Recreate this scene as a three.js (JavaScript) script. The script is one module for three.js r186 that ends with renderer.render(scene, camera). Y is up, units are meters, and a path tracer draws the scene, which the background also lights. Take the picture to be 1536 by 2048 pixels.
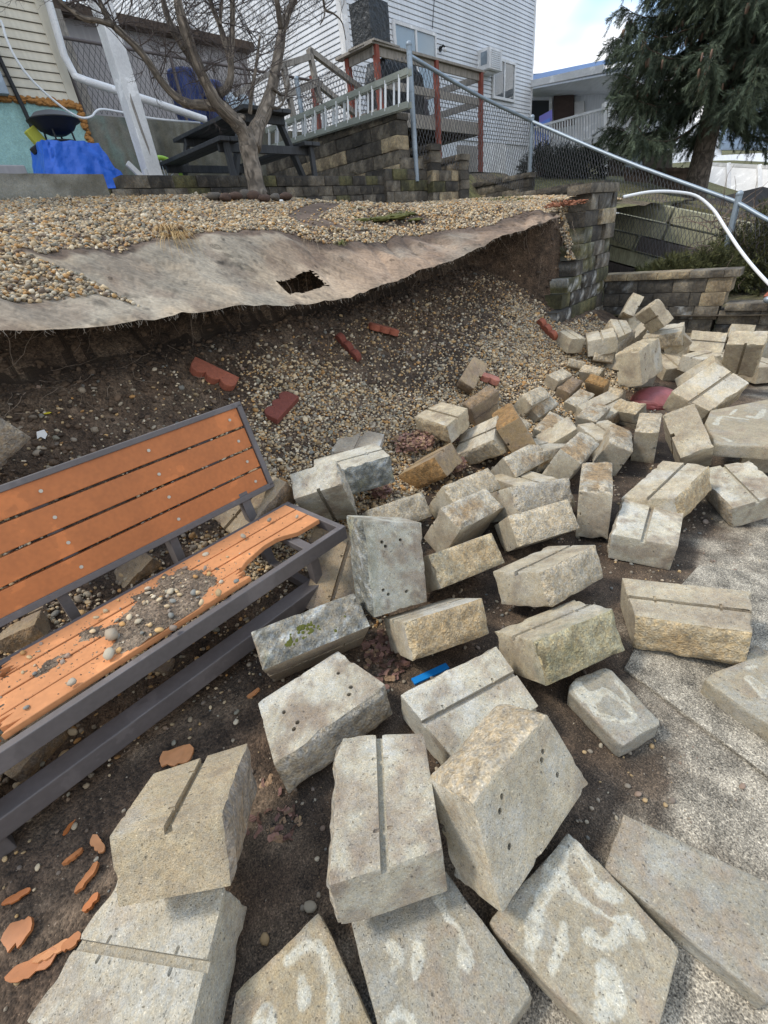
import * as THREE from 'three';
import { mergeGeometries, mergeVertices, toCreasedNormals } from 'three/addons/utils/BufferGeometryUtils.js';
import { RoundedBoxGeometry } from 'three/addons/geometries/RoundedBoxGeometry.js';
import { Brush, Evaluator, SUBTRACTION } from 'three-bvh-csg';

// ---------------------------------------------------------------- camera, sky, sun, exposure
const scene = new THREE.Scene();
const F = 901.34, PITCH = 0.54, ROLL = -0.12579, YAW = 0.78827, EYE = 1.65;
const V3 = (x, y, z) => new THREE.Vector3(x, y, z);
const FWD = V3(0, -Math.sin(PITCH), -Math.cos(PITCH)), R0 = V3(1, 0, 0), U0 = R0.clone().cross(FWD);
const RT = R0.clone().multiplyScalar(Math.cos(ROLL)).addScaledVector(U0, Math.sin(ROLL));
const UP = U0.clone().multiplyScalar(Math.cos(ROLL)).addScaledVector(R0, -Math.sin(ROLL));
const camera = new THREE.PerspectiveCamera(2 * Math.atan(1024 / F) * 180 / Math.PI, 0.75, 0.05, 600);
camera.position.set(0, EYE, 0);
camera.quaternion.setFromRotationMatrix(new THREE.Matrix4().makeBasis(RT, UP, FWD.clone().negate()));
camera.updateMatrixWorld(true);
const renderer = new THREE.WebGLRenderer({ antialias: true });
renderer.toneMapping = THREE.LinearToneMapping;
renderer.toneMappingExposure = 1.42;
renderer.shadowMap.enabled = true;

// ---------------------------------------------------------------- random and noise
function rng(seed) { let s = seed >>> 0; return () => { s = (s + 0x6D2B79F5) | 0; let t = Math.imul(s ^ (s >>> 15), 1 | s); t = (t + Math.imul(t ^ (t >>> 7), 61 | t)) ^ t; return ((t ^ (t >>> 14)) >>> 0) / 4294967296; }; }
function h3(x, y, z) { let h = Math.imul(x, 374761393) + Math.imul(y, 668265263) + Math.imul(z, 2147483647 - 1013904223); h = Math.imul(h ^ (h >>> 13), 1274126177); return ((h ^ (h >>> 16)) >>> 0) / 4294967296; }
const sm = t => t * t * (3 - 2 * t), mix = (a, b, t) => a + (b - a) * t, clamp = (x, a = 0, b = 1) => Math.max(a, Math.min(b, x));
const sstep = (a, b, x) => sm(clamp((x - a) / (b - a)));
function vn(x, y, z) {
  const xi = Math.floor(x), yi = Math.floor(y), zi = Math.floor(z), u = sm(x - xi), v = sm(y - yi), w = sm(z - zi);
  const a = mix(mix(h3(xi, yi, zi), h3(xi + 1, yi, zi), u), mix(h3(xi, yi + 1, zi), h3(xi + 1, yi + 1, zi), u), v);
  const b = mix(mix(h3(xi, yi, zi + 1), h3(xi + 1, yi, zi + 1), u), mix(h3(xi, yi + 1, zi + 1), h3(xi + 1, yi + 1, zi + 1), u), v);
  return mix(a, b, w);
}
function fbm(x, y, z, o = 4) { let s = 0, a = 0.5, n = 0; for (let i = 0; i < o; i++) { s += a * vn(x, y, z); n += a; a *= 0.5; x = x * 2.03 + 11.3; y = y * 2.03 + 5.7; z = z * 2.03 + 3.1; } return s / n; }
// tileable 2-D noise for textures
function tn(x, y, p, s) { const xi = Math.floor(x), yi = Math.floor(y), u = sm(x - xi), v = sm(y - yi), m = a => ((a % p) + p) % p;
  return mix(mix(h3(m(xi), m(yi), s), h3(m(xi + 1), m(yi), s), u), mix(h3(m(xi), m(yi + 1), s), h3(m(xi + 1), m(yi + 1), s), u), v); }
function tfbm(x, y, p, s, o = 4) { let r = 0, a = 0.5, n = 0; for (let i = 0; i < o; i++) { r += a * tn(x * p, y * p, p, s + i); n += a; a *= 0.55; p *= 2; } return r / n; }

// ---------------------------------------------------------------- sky
{
  const W = 1024, H = 512, d = new Float32Array(W * H * 4);
  for (let j = 0; j < H; j++) for (let i = 0; i < W; i++) {
    const th = ((j + 0.5) / H - 0.5) * Math.PI, ph = ((i + 0.5) / W - 0.5) * 2 * Math.PI;   // row 0 is straight down
    const y = Math.sin(th), x = Math.cos(th) * Math.cos(ph), z = Math.cos(th) * Math.sin(ph);
    const e = Math.max(0, y), k = 1 / (0.28 + e);
    const n = fbm(x * k * 1.6 + 6.6, 4.1, z * k * 1.6 + 7.7, 5), n2 = fbm(x * k * 4.5 + 4.4, 9.4, z * k * 4.5, 4);
    const cov = sstep(0.36, 0.54, n * 0.75 + n2 * 0.3);
    const bl = [mix(0.50, 0.24, e), mix(0.76, 0.52, e), mix(1.10, 0.98, e)];
    const c0 = 0.88 + 0.24 * n2, cl = [c0 * 1.02, c0 * 1.015, c0 * 1.01];
    const o = (j * W + i) * 4, g = y < 0 ? 0.25 : 1;
    for (let c = 0; c < 3; c++) d[o + c] = mix(bl[c], cl[c], cov) * g;
    d[o + 3] = 1;
  }
  const t = new THREE.DataTexture(d, W, H, THREE.RGBAFormat, THREE.FloatType);
  t.mapping = THREE.EquirectangularReflectionMapping; t.magFilter = t.minFilter = THREE.LinearFilter; t.wrapS = THREE.RepeatWrapping; t.needsUpdate = true;
  scene.background = t; scene.environment = t; scene.backgroundIntensity = 1; scene.environmentIntensity = 1;
}
const sun = new THREE.DirectionalLight(new THREE.Color(1, 0.93, 0.82), 2.0);
sun.position.set(-20, 30, -4); sun.target.position.set(2, 0, -3); sun.castShadow = true; sun.shadow.radius = 20;
Object.assign(sun.shadow.camera, { left: -22, right: 22, top: 22, bottom: -22, near: 1, far: 90 }); sun.shadow.mapSize.set(2048, 2048);
scene.add(sun, sun.target);

// ---------------------------------------------------------------- frames: u runs along the bench and the fallen wall, v away from it
const UX = Math.sin(YAW), UZ = -Math.cos(YAW), VX = -Math.cos(YAW), VZ = -Math.sin(YAW), TH = Math.atan2(-UZ, UX);
const P = (u, v, y = 0) => V3(u * UX + v * VX, y, u * UZ + v * VZ);
const uOf = p => p.x * UX + p.z * UZ, vOf = p => p.x * VX + p.z * VZ;
const ray = (x, y) => FWD.clone().multiplyScalar(F).addScaledVector(RT, x - 768).addScaledVector(UP, 1024 - y).normalize();
const EYEP = V3(0, EYE, 0);
const atV = (x, y, v) => { const d = ray(x, y); return EYEP.clone().addScaledVector(d, v / vOf(d)); };
const atU = (x, y, u) => { const d = ray(x, y); return EYEP.clone().addScaledVector(d, u / uOf(d)); };
const atY = (x, y, h) => { const d = ray(x, y); return EYEP.clone().addScaledVector(d, (h - EYE) / d.y); };
const atD = (x, y, dep) => { const d = ray(x, y); return EYEP.clone().addScaledVector(d, dep / d.dot(FWD)); };

// ---------------------------------------------------------------- textures and materials
function tex(size, fn, srgb = true, rep = 1) {
  const d = new Uint8Array(size * size * 4);
  for (let j = 0; j < size; j++) for (let i = 0; i < size; i++) { const c = fn(i / size, j / size), o = (j * size + i) * 4; for (let k = 0; k < 3; k++) d[o + k] = clamp(c[k]) * 255; d[o + 3] = 255; }
  const t = new THREE.DataTexture(d, size, size); t.wrapS = t.wrapT = THREE.RepeatWrapping; t.magFilter = THREE.LinearFilter; t.minFilter = THREE.LinearMipmapLinearFilter; t.generateMipmaps = true;
  if (srgb) t.colorSpace = THREE.SRGBColorSpace; t.repeat.set(rep, rep); t.needsUpdate = true; return t;
}
const g3 = g => [g, g, g];
// concrete: fine aggregate with pits and pale grains (uv in metres, one tile = 0.4 m)
const TconcH = (x, y) => { let h = 0.55 + 0.3 * (tfbm(x, y, 24, 3, 4) - 0.5) + 0.34 * (tn(x * 170, y * 170, 170, 9) - 0.5); const p = tn(x * 90, y * 90, 90, 21); if (p > 0.86) h -= (p - 0.86) * 4; return h; };
const texConc = tex(512, (x, y) => { const h = TconcH(x, y), g = tn(x * 120, y * 120, 120, 33), w = 0.72 + 0.42 * (h - 0.5) + 0.1 * (tfbm(x, y, 5, 40, 3) - 0.5) + (g > 0.9 ? 0.16 : 0) - (g < 0.07 ? 0.22 : 0); const t = tn(x * 60, y * 60, 60, 50) - 0.5; return [w + 0.03 * t, w, w - 0.05 * t - 0.01]; }, true, 2.5);
const bumpConc = tex(512, (x, y) => g3(TconcH(x, y)), false, 2.5);
// split face: coarse grains
const TsplH = (x, y) => { const a = tfbm(x, y, 14, 60, 4), g = tn(x * 70, y * 70, 70, 66), q = tn(x * 150, y * 150, 150, 67); return 0.5 + 0.8 * (a - 0.5) + 0.35 * (g - 0.5) + 0.2 * (q - 0.5); };
const texSplit = tex(512, (x, y) => { const h = TsplH(x, y), g = tn(x * 85, y * 85, 85, 70), w = 0.70 + 0.42 * (h - 0.5) + (g > 0.83 ? (g - 0.83) * 1.3 : 0) - (g < 0.09 ? 0.16 : 0), t = tn(x * 42, y * 42, 42, 71) - 0.5; return [w + 0.06 * t, w + 0.01 * t, w - 0.08 * t]; }, true, 2.5);
const bumpSplit = tex(512, (x, y) => g3(TsplH(x, y)), false, 2.5);
// soil: crumbs
const TsoilH = (x, y) => { const a = tfbm(x, y, 10, 80, 5), g = tn(x * 64, y * 64, 64, 85), q = tn(x * 128, y * 128, 128, 86); return 0.5 + 0.7 * (a - 0.5) + 0.35 * (g - 0.5) + 0.25 * (q - 0.5); };
const texSoil = tex(512, (x, y) => { const h = TsoilH(x, y), g = tn(x * 100, y * 100, 100, 88), s = tn(x * 150, y * 150, 150, 89); let w = 0.62 + 0.75 * (h - 0.5) + (g > 0.91 ? 0.3 : 0) + (s > 0.95 ? 0.3 : 0); return [w * 1.02, w, w * 0.97]; }, true, 2);
const bumpSoil = tex(512, (x, y) => g3(TsoilH(x, y)), false, 2);
// exposed aggregate paving
const texAgg = tex(512, (x, y) => { const a = tn(x * 140, y * 140, 140, 90), b = tn(x * 230, y * 230, 230, 91), c = tfbm(x, y, 8, 92, 4); let w = 0.6 + 0.4 * (c - 0.5) + 0.3 * (a - 0.5) + 0.3 * (b - 0.5); if (a > 0.84) w += 0.1; if (b < 0.12) w -= 0.16; return [w, w * 0.985, w * 0.955]; }, true, 2);
const bumpAgg = tex(512, (x, y) => g3(0.5 + 0.5 * (tn(x * 140, y * 140, 140, 90) - 0.5) + 0.4 * (tn(x * 230, y * 230, 230, 91) - 0.5)), false, 2);
// felt, wood, bark, paint, siding
const texFelt = tex(512, (x, y) => { const a = tfbm(x, y, 60, 100, 3), b = tn(x * 20, y * 220, 220, 104), c = tfbm(x, y, 4, 105, 5), d = tfbm(x, y, 12, 106, 3); const w = 0.72 + 0.22 * (a - 0.5) + 0.1 * (b - 0.5) + 0.35 * (c - 0.5) + (d < 0.34 ? (d - 0.34) * 1.2 : 0); return [w, w * 0.99, w * 0.975]; }, true, 1);
const bumpFelt = tex(512, (x, y) => g3(0.5 + 0.6 * (tfbm(x, y, 60, 100, 3) - 0.5) + 0.4 * (tfbm(x, y, 7, 108, 4) - 0.5)), false, 1);
const woodG = (x, y) => { const w = tfbm(x, y, 2, 120, 3) * 0.12; return 0.5 + 0.5 * (tn((x + w) * 64, y * 4, 64, 121) - 0.5) + 0.4 * (tn((x + w) * 160, y * 8, 160, 123) - 0.5) + 0.3 * (tfbm(x, y, 6, 125, 3) - 0.5); };
const texWood = tex(256, (x, y) => { const w = 0.72 + 0.4 * (woodG(x, y) - 0.5); return [w, w * 0.99, w * 0.97]; }, true, 2);
const bumpWood = tex(256, (x, y) => g3(woodG(x, y)), false, 2);
const barkG = (x, y) => { const w = tfbm(x, y, 4, 130, 3) * 0.3; return 0.5 + 0.8 * (tn((x + w) * 22, y * 6, 22, 131) - 0.5) + 0.4 * (tfbm(x, y, 20, 133, 3) - 0.5); };
const texBark = tex(256, (x, y) => { const w = 0.7 + 0.5 * (barkG(x, y) - 0.5); return [w, w * 0.98, w * 0.95]; }, true, 2);
const bumpBark = tex(256, (x, y) => g3(barkG(x, y)), false, 2);
const texWear = tex(256, (x, y) => { const a = tfbm(x, y, 5, 140, 5), b = tn(x * 90, y * 90, 90, 146); const w = 0.86 + 0.16 * (a - 0.5) + 0.06 * (b - 0.5) + (a > 0.66 ? 0.06 : 0); return [w, w * 0.995, w * 0.985]; }, true, 1);
const bumpWear = tex(256, (x, y) => g3(tfbm(x, y, 16, 150, 5)), false, 1);
const texStreak = tex(256, (x, y) => { const a = tfbm(x, y, 4, 160, 4), b = tn(x * 60, y * 3, 60, 165); const w = 0.88 + 0.1 * (a - 0.5) + 0.07 * (b - 0.5); return [w, w, w * 0.99]; }, true, 0.5);

const L = (r, g, b) => new THREE.Color().setRGB(r, g, b);
function std(c, o = {}) { return new THREE.MeshStandardMaterial({ color: Array.isArray(c) ? L(...c) : c, roughness: 0.85, metalness: 0, side: THREE.DoubleSide, ...o }); }
const M = {
  conc: std([1, 1, 1], { map: texConc, bumpMap: bumpConc, bumpScale: 0.0035, roughness: 0.95, vertexColors: true }),
  split: std([1, 1, 1], { map: texSplit, bumpMap: bumpSplit, bumpScale: 0.0075, roughness: 0.96, vertexColors: true }),
  soil: std([1, 1, 1], { map: texSoil, bumpMap: bumpSoil, bumpScale: 0.014, roughness: 1, vertexColors: true }),
  pave: std([1, 1, 1], { map: texAgg, bumpMap: bumpAgg, bumpScale: 0.004, roughness: 0.95, vertexColors: true }),
  felt: std([1, 1, 1], { map: texFelt, bumpMap: bumpFelt, bumpScale: 0.006, roughness: 1, vertexColors: true }),
  stone: std([1, 1, 1], { roughness: 0.8 }),
  brick: std([0.60, 0.19, 0.115], { map: texConc, bumpMap: bumpConc, bumpScale: 0.003, roughness: 0.92 }),
  orange: std([0.60, 0.195, 0.052], { map: texWear, roughness: 0.55 }),
  seatorange: std([0.72, 0.31, 0.125], { map: texWear, roughness: 0.75, bumpMap: bumpWear, bumpScale: 0.0012 }),
  steel: std([0.155, 0.137, 0.135], { map: texWear, roughness: 0.55, bumpMap: bumpWear, bumpScale: 0.0006 }),
  glue: std([1, 0.97, 0.84], { map: texConc, bumpMap: bumpConc, bumpScale: 0.003 }),
  siding: std([0.88, 0.90, 0.95], { map: texStreak, roughness: 0.6 }),
  beige: std([0.74, 0.68, 0.56], { map: texStreak, roughness: 0.65 }),
  white: std([0.97, 0.97, 0.98], { map: texWear, roughness: 0.55 }),
  greywood: std([0.56, 0.52, 0.48], { map: texWood, bumpMap: bumpWood, bumpScale: 0.002 }),
  redwood: std([0.46, 0.125, 0.088], { map: texWood, bumpMap: bumpWood, bumpScale: 0.002 }),
  darkwood: std([0.17, 0.12, 0.09], { map: texWood, bumpMap: bumpWood, bumpScale: 0.002 }),
  tie: std([0.9, 0.9, 0.9], { map: texWood, bumpMap: bumpWood, bumpScale: 0.006, vertexColors: true }),
  bark: std([0.42, 0.37, 0.32], { map: texBark, bumpMap: bumpBark, bumpScale: 0.008, roughness: 1 }),
  galv: std([0.36, 0.43, 0.50], { map: texWear, roughness: 0.45, metalness: 0.35 }),
  wire: std([0.10, 0.10, 0.105], { roughness: 0.6, metalness: 0.3 }),
  black: std([0.018, 0.019, 0.021], { roughness: 0.65, map: texWear }),
  blackcloth: std([0.02, 0.023, 0.026], { roughness: 0.5, bumpMap: bumpWear, bumpScale: 0.02 }),
  charcoal: std([0.085, 0.09, 0.10], { roughness: 0.7, map: texWood }),
  glass: new THREE.MeshPhysicalMaterial({ color: L(0.75, 0.8, 0.82), roughness: 0.03, transmission: 1, thickness: 0, ior: 1.5, side: THREE.DoubleSide }),
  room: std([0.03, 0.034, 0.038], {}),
  curtain: std([0.42, 0.44, 0.44], {}),
  blue: std([0.02, 0.13, 0.62], { roughness: 0.42, bumpMap: bumpWear, bumpScale: 0.012 }),
  drum: std([0.018, 0.045, 0.22], { roughness: 0.45, map: texWear }),
  aqua: std([0.58, 0.95, 0.92], { map: texConc, bumpMap: bumpConc, bumpScale: 0.003, roughness: 0.8 }),
  foam: std([0.42, 0.19, 0.05], { bumpMap: bumpWear, bumpScale: 0.03 }),
  lime: std([0.36, 0.60, 0.07], { roughness: 0.5 }),
  pvc: std([0.74, 0.75, 0.76], { roughness: 0.4 }),
  alu: std([0.8, 0.82, 0.84], { roughness: 0.4, metalness: 0.4 }),
  greenmetal: std([0.34, 0.37, 0.33], { roughness: 0.55, map: texWear }),
  greenplastic: std([0.03, 0.19, 0.11], { roughness: 0.5 }),
  leaf: std([1, 1, 1], { roughness: 0.9, vertexColors: true }),
  needle: std([1, 1, 1], { roughness: 0.85, vertexColors: true }),
  moss: std([0.085, 0.085, 0.02], { bumpMap: bumpWear, bumpScale: 0.01, roughness: 1 }),
  greyplaster: std([0.46, 0.44, 0.455], { map: texStreak, bumpMap: bumpConc, bumpScale: 0.002 }),
  darkconc: std([1, 1, 1], { map: texConc, bumpMap: bumpConc, bumpScale: 0.008, vertexColors: true }),
  roof: std([0.3, 0.32, 0.36], { map: texConc }),
};

// ---------------------------------------------------------------- geometry helpers
function prep(g) { g = g.index ? g.toNonIndexed() : g; if (!g.attributes.normal) g.computeVertexNormals(); return g; }
function boxUV(g) {   // uv in metres, by the dominant axis of the face normal
  const p = g.attributes.position, n = g.attributes.normal, uv = new Float32Array(p.count * 2);
  for (let i = 0; i < p.count; i++) { const ax = Math.abs(n.getX(i)), ay = Math.abs(n.getY(i)), az = Math.abs(n.getZ(i)); let a, b;
    if (ay >= ax && ay >= az) { a = p.getX(i); b = p.getZ(i); } else if (ax >= az) { a = p.getZ(i); b = p.getY(i); } else { a = p.getX(i); b = p.getY(i); } uv[2 * i] = a; uv[2 * i + 1] = b; }
  g.setAttribute('uv', new THREE.BufferAttribute(uv, 2)); return g;
}
const grainUV = (g, ax) => { const p = g.attributes.position, uv = g.attributes.uv, k = ['getX', 'getY', 'getZ'][ax], o = [0, 1, 2].filter(i => i !== ax).map(i => ['getX', 'getY', 'getZ'][i]); for (let i = 0; i < p.count; i++) uv.setXY(i, (p[o[0]](i) + p[o[1]](i)), p[k](i)); return g; };
const box = (w, h, d, x = 0, y = 0, z = 0, rx = 0, ry = 0, rz = 0) => { const g = prep(new THREE.BoxGeometry(w, h, d)); if (rx) g.rotateX(rx); if (ry) g.rotateY(ry); if (rz) g.rotateZ(rz); return g.translate(x, y, z); };
const rbox = (w, h, d, r = 0.006, x = 0, y = 0, z = 0, rx = 0, ry = 0, rz = 0) => { const g = prep(new RoundedBoxGeometry(w, h, d, 2, Math.min(r, w / 2.1, h / 2.1, d / 2.1))); if (rx) g.rotateX(rx); if (ry) g.rotateY(ry); if (rz) g.rotateZ(rz); return g.translate(x, y, z); };
const cyl = (r0, r1, h, n = 14, x = 0, y = 0, z = 0) => prep(new THREE.CylinderGeometry(r0, r1, h, n)).translate(x, y, z);
function bar(a, b, w, h, roll = 0) { // rectangular bar from a to b
  const d = b.clone().sub(a), l = d.length(), g = prep(new THREE.BoxGeometry(w, h, l)); const up = Math.abs(d.y) > 0.98 * l ? V3(1, 0, 0) : V3(0, 1, 0);
  const m = new THREE.Matrix4().lookAt(b, a, up); if (roll) g.rotateZ(roll); g.applyMatrix4(m); return g.translate((a.x + b.x) / 2, (a.y + b.y) / 2, (a.z + b.z) / 2);
}
function tube(pts, radii, sides = 7, cap = true) {
  const n = pts.length, pos = [], idx = []; let nx = null; const rad = i => Array.isArray(radii) ? radii[i] : radii;
  for (let i = 0; i < n; i++) {
    const t = pts[Math.min(i + 1, n - 1)].clone().sub(pts[Math.max(i - 1, 0)]).normalize();
    if (!nx) nx = Math.abs(t.y) > 0.9 ? V3(1, 0, 0) : V3(0, 1, 0);
    nx = nx.clone().sub(t.clone().multiplyScalar(nx.dot(t))).normalize(); const b = t.clone().cross(nx);
    for (let k = 0; k < sides; k++) { const a = k / sides * 2 * Math.PI, c = Math.cos(a) * rad(i), s = Math.sin(a) * rad(i); pos.push(pts[i].x + nx.x * c + b.x * s, pts[i].y + nx.y * c + b.y * s, pts[i].z + nx.z * c + b.z * s); }
  }
  for (let i = 0; i < n - 1; i++) for (let k = 0; k < sides; k++) { const a = i * sides + k, b = i * sides + (k + 1) % sides, c = a + sides, d = b + sides; idx.push(a, c, b, b, c, d); }
  if (cap) for (let k = 1; k < sides - 1; k++) { idx.push(0, k, k + 1); const o = (n - 1) * sides; idx.push(o, o + k + 1, o + k); }
  const g = new THREE.BufferGeometry(); g.setAttribute('position', new THREE.Float32BufferAttribute(pos, 3)); g.setIndex(idx); g.computeVertexNormals(); return prep(g);
}
const spline = (pts, n) => new THREE.CatmullRomCurve3(pts).getPoints(n);
function prism(pts, h) { // pts: [x,z] outline, from y=0 to y=h
  const s = new THREE.Shape(pts.map(p => new THREE.Vector2(p[0], -p[1]))); const g = new THREE.ExtrudeGeometry(s, { depth: h, bevelEnabled: false }); g.rotateX(-Math.PI / 2); return prep(g);
}
function grid(nu, nv, fn, keep) { const pos = [], idx = []; for (let j = 0; j <= nv; j++) for (let i = 0; i <= nu; i++) { const p = fn(i / nu, j / nv, i, j); pos.push(p.x, p.y, p.z); }
  for (let j = 0; j < nv; j++) for (let i = 0; i < nu; i++) { if (keep && !keep(i, j)) continue; const a = j * (nu + 1) + i, b = a + 1, c = a + nu + 1, d = c + 1; idx.push(a, c, b, b, c, d); }
  const g = new THREE.BufferGeometry(); g.setAttribute('position', new THREE.Float32BufferAttribute(pos, 3)); g.setIndex(idx); g.computeVertexNormals(); return g; }
function paint(g, fn) { const p = g.attributes.position, n = g.attributes.normal, c = new Float32Array(p.count * 3); for (let i = 0; i < p.count; i++) { const q = fn(p.getX(i), p.getY(i), p.getZ(i), n.getX(i), n.getY(i), n.getZ(i)); c[3 * i] = q[0]; c[3 * i + 1] = q[1]; c[3 * i + 2] = q[2]; } g.setAttribute('color', new THREE.BufferAttribute(c, 3)); return g; }
function join(gs, mat) {
  gs = (Array.isArray(gs) ? gs : [gs]).map(prep); for (const g of gs) { if (!g.userData.keepUV) boxUV(g); for (const k of Object.keys(g.attributes)) if (!['position', 'normal', 'uv', 'color'].includes(k)) g.deleteAttribute(k);
    if (mat.vertexColors && !g.attributes.color) paint(g, () => [1, 1, 1]); if (!mat.vertexColors && g.attributes.color) g.deleteAttribute('color'); }
  return gs.length > 1 ? mergeGeometries(gs) : gs[0];
}
// ---------------------------------------------------------------- naming and tagging
const used = new Map();
function numbered(n) { const k = used.get(n) || 0; used.set(n, k + 1); return k ? n + '_' + String(k).padStart(3, '0') : n; }
function mesh(name, gs, mat, parent) { const m = new THREE.Mesh(join(gs, mat), mat); m.name = name; m.castShadow = m.receiveShadow = true; if (parent) parent.add(m); return m; }
function share(name, geo, mat, parent, x = 0, y = 0, z = 0, ry = 0) { const m = new THREE.Mesh(geo, mat); m.name = name; m.position.set(x, y, z); m.rotation.y = ry; m.castShadow = m.receiveShadow = true; parent.add(m); return m; }
function tag(o, label, category, group) { o.userData.label = label; o.userData.category = category; if (group) o.userData.group = group; return o; }
function thing(name, label, category, pos, turn = TH, group) { const o = new THREE.Group(); o.name = numbered(name); o.position.copy(pos); o.rotation.y = turn; scene.add(o); return tag(o, label, category, group); }
function solo(name, gs, mat, label, category, pos, turn = TH, group) { const m = mesh(numbered(name), gs, mat); m.position.copy(pos); m.rotation.y = turn; scene.add(m); return tag(m, label, category, group); }
function struct(name, gs, mat) { const m = mesh(numbered(name), gs, mat); m.userData.kind = 'structure'; scene.add(m); return m; }
const stuff = o => { o.userData.kind = 'stuff'; return o; };
function worldThing(name, label, category, at, group) { return thing(name, label, category, at, 0, group); }   // parts given in world metres are shifted by -at
const shift = (g, at) => g.translate(-at.x, -at.y, -at.z);
// ================================================================ the ground
const timA = atD(1236, 408, 8.4), timB = atD(1478, 458, 7.4), timS = (uOf(timB) - uOf(timA)) / (vOf(timB) - vOf(timA));
const timU = v => uOf(timA) + (v - vOf(timA)) * timS, timY = v => timA.y + (v - vOf(timA)) * (timB.y - timA.y) / (vOf(timB) - vOf(timA));
const CU = [-2, 0.5, 1.5, 2.5, 3.5, 4.5, 5.5, 6.3, 7.2], CV = [0.5, 1.0, 1.4, 1.7, 2.0, 2.4, 2.8, 3.2, 3.6];
const CY = [[0, 0, 0, .05, .2, .4, .8, 1.15, 1.3], [0, 0, 0, .05, .16, .36, .72, 1.12, 1.3], [0, 0, 0, .02, .1, .3, .68, 1.1, 1.3], [-.01, 0, 0, .02, .1, .32, .7, 1.1, 1.3],
  [-.05, -.05, -.03, .03, .2, .45, .75, 1.08, 1.3], [-.07, -.06, -.03, .06, .25, .55, .85, 1.12, 1.35], [-.07, -.05, .06, .18, .32, .6, .95, 1.2, 1.4], [-.05, 0, .13, .26, .36, .58, .95, 1.2, 1.4], [-.05, 0, .1, .22, .32, .5, .9, 1.2, 1.4]];
const loc = (a, x) => { let i = 0; while (i < a.length - 2 && x > a[i + 1]) i++; return [i, clamp((x - a[i]) / (a[i + 1] - a[i]))]; };
const lerpTab = (a, b, x) => { const [i, t] = loc(a, x); return mix(b[i], b[i + 1], t); };
function low(u, v) {
  const dip = -Math.min(0.07, 0.035 * Math.max(0, u - 2.2)); if (v <= 0.5) return dip;
  const [i, s] = loc(CU, u), [j, t] = loc(CV, v), ss = sm(s);
  return mix(mix(CY[i][j], CY[i][j + 1], t), mix(CY[i + 1][j], CY[i + 1][j + 1], t), ss);
}
const TLv = [2.4, 2.8, 3.0, 3.5, 4.2, 5.0, 5.75, 6.5], TLy = [1.2, 1.38, 1.5, 1.78, 2.02, 2.2, 2.33, 2.35], TRv = [2.3, 2.55, 3, 3.5, 4.5, 5.5, 6.5], TRy = [1.66, 1.68, 1.8, 1.92, 2.02, 2.1, 2.2];
const top = (u, v) => mix(lerpTab(TLv, TLy, v), lerpTab(TRv, TRy, v), sstep(3.6, 5.8, u));   // the terrace above the bank
const bankV = u => mix(3.34, 2.5, sstep(5.2, 6.0, u)) + 0.1 * (fbm(u * 1.7, 3.3, 1.1, 3) - 0.5);
function ground(u, v) {
  const b = bankV(u), l = low(u, v) + 0.035 * (fbm(u * 3, v * 3, 2.2, 3) - 0.5) * sstep(1.2, 2.2, v), t = top(u, v) - 0.02;
  let y = v < b ? Math.min(l, t) : mix(Math.min(low(u, b), t), t, sstep(b, b + 0.17, v));
  return y;
}
const rough = (u, v) => { const k = sstep(1.2, 1.9, v); return (0.004 + 0.03 * k) * (fbm(u * 9, v * 9, 5, 4) - 0.5) + 0.012 * k * (fbm(u * 34, v * 34, 8, 3) - 0.5); };
const surf = (u, v) => ground(u, v) + rough(u, v);
function hitTop(x, y) { const d = ray(x, y); let p = null; for (let t = 1.5; t < 16; t += 0.02) { p = EYEP.clone().addScaledVector(d, t); const v = vOf(p); if (v > 2.5 && p.y < top(uOf(p), v)) break; } return [uOf(p), vOf(p)]; }
function hitLow(x, y) { const d = ray(x, y); let p = null; for (let t = 0.8; t < 16; t += 0.02) { p = EYEP.clone().addScaledVector(d, t); if (p.y < low(uOf(p), vOf(p))) break; } return [uOf(p), vOf(p)]; }
const inside = (poly, x, y) => { let c = false; for (let i = 0, j = poly.length - 1; i < poly.length; j = i++) { const [a, b] = poly[i], [d, e] = poly[j]; if ((b > y) !== (e > y) && x < (d - a) * (y - b) / (e - b) + a) c = !c; } return c; };
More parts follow.
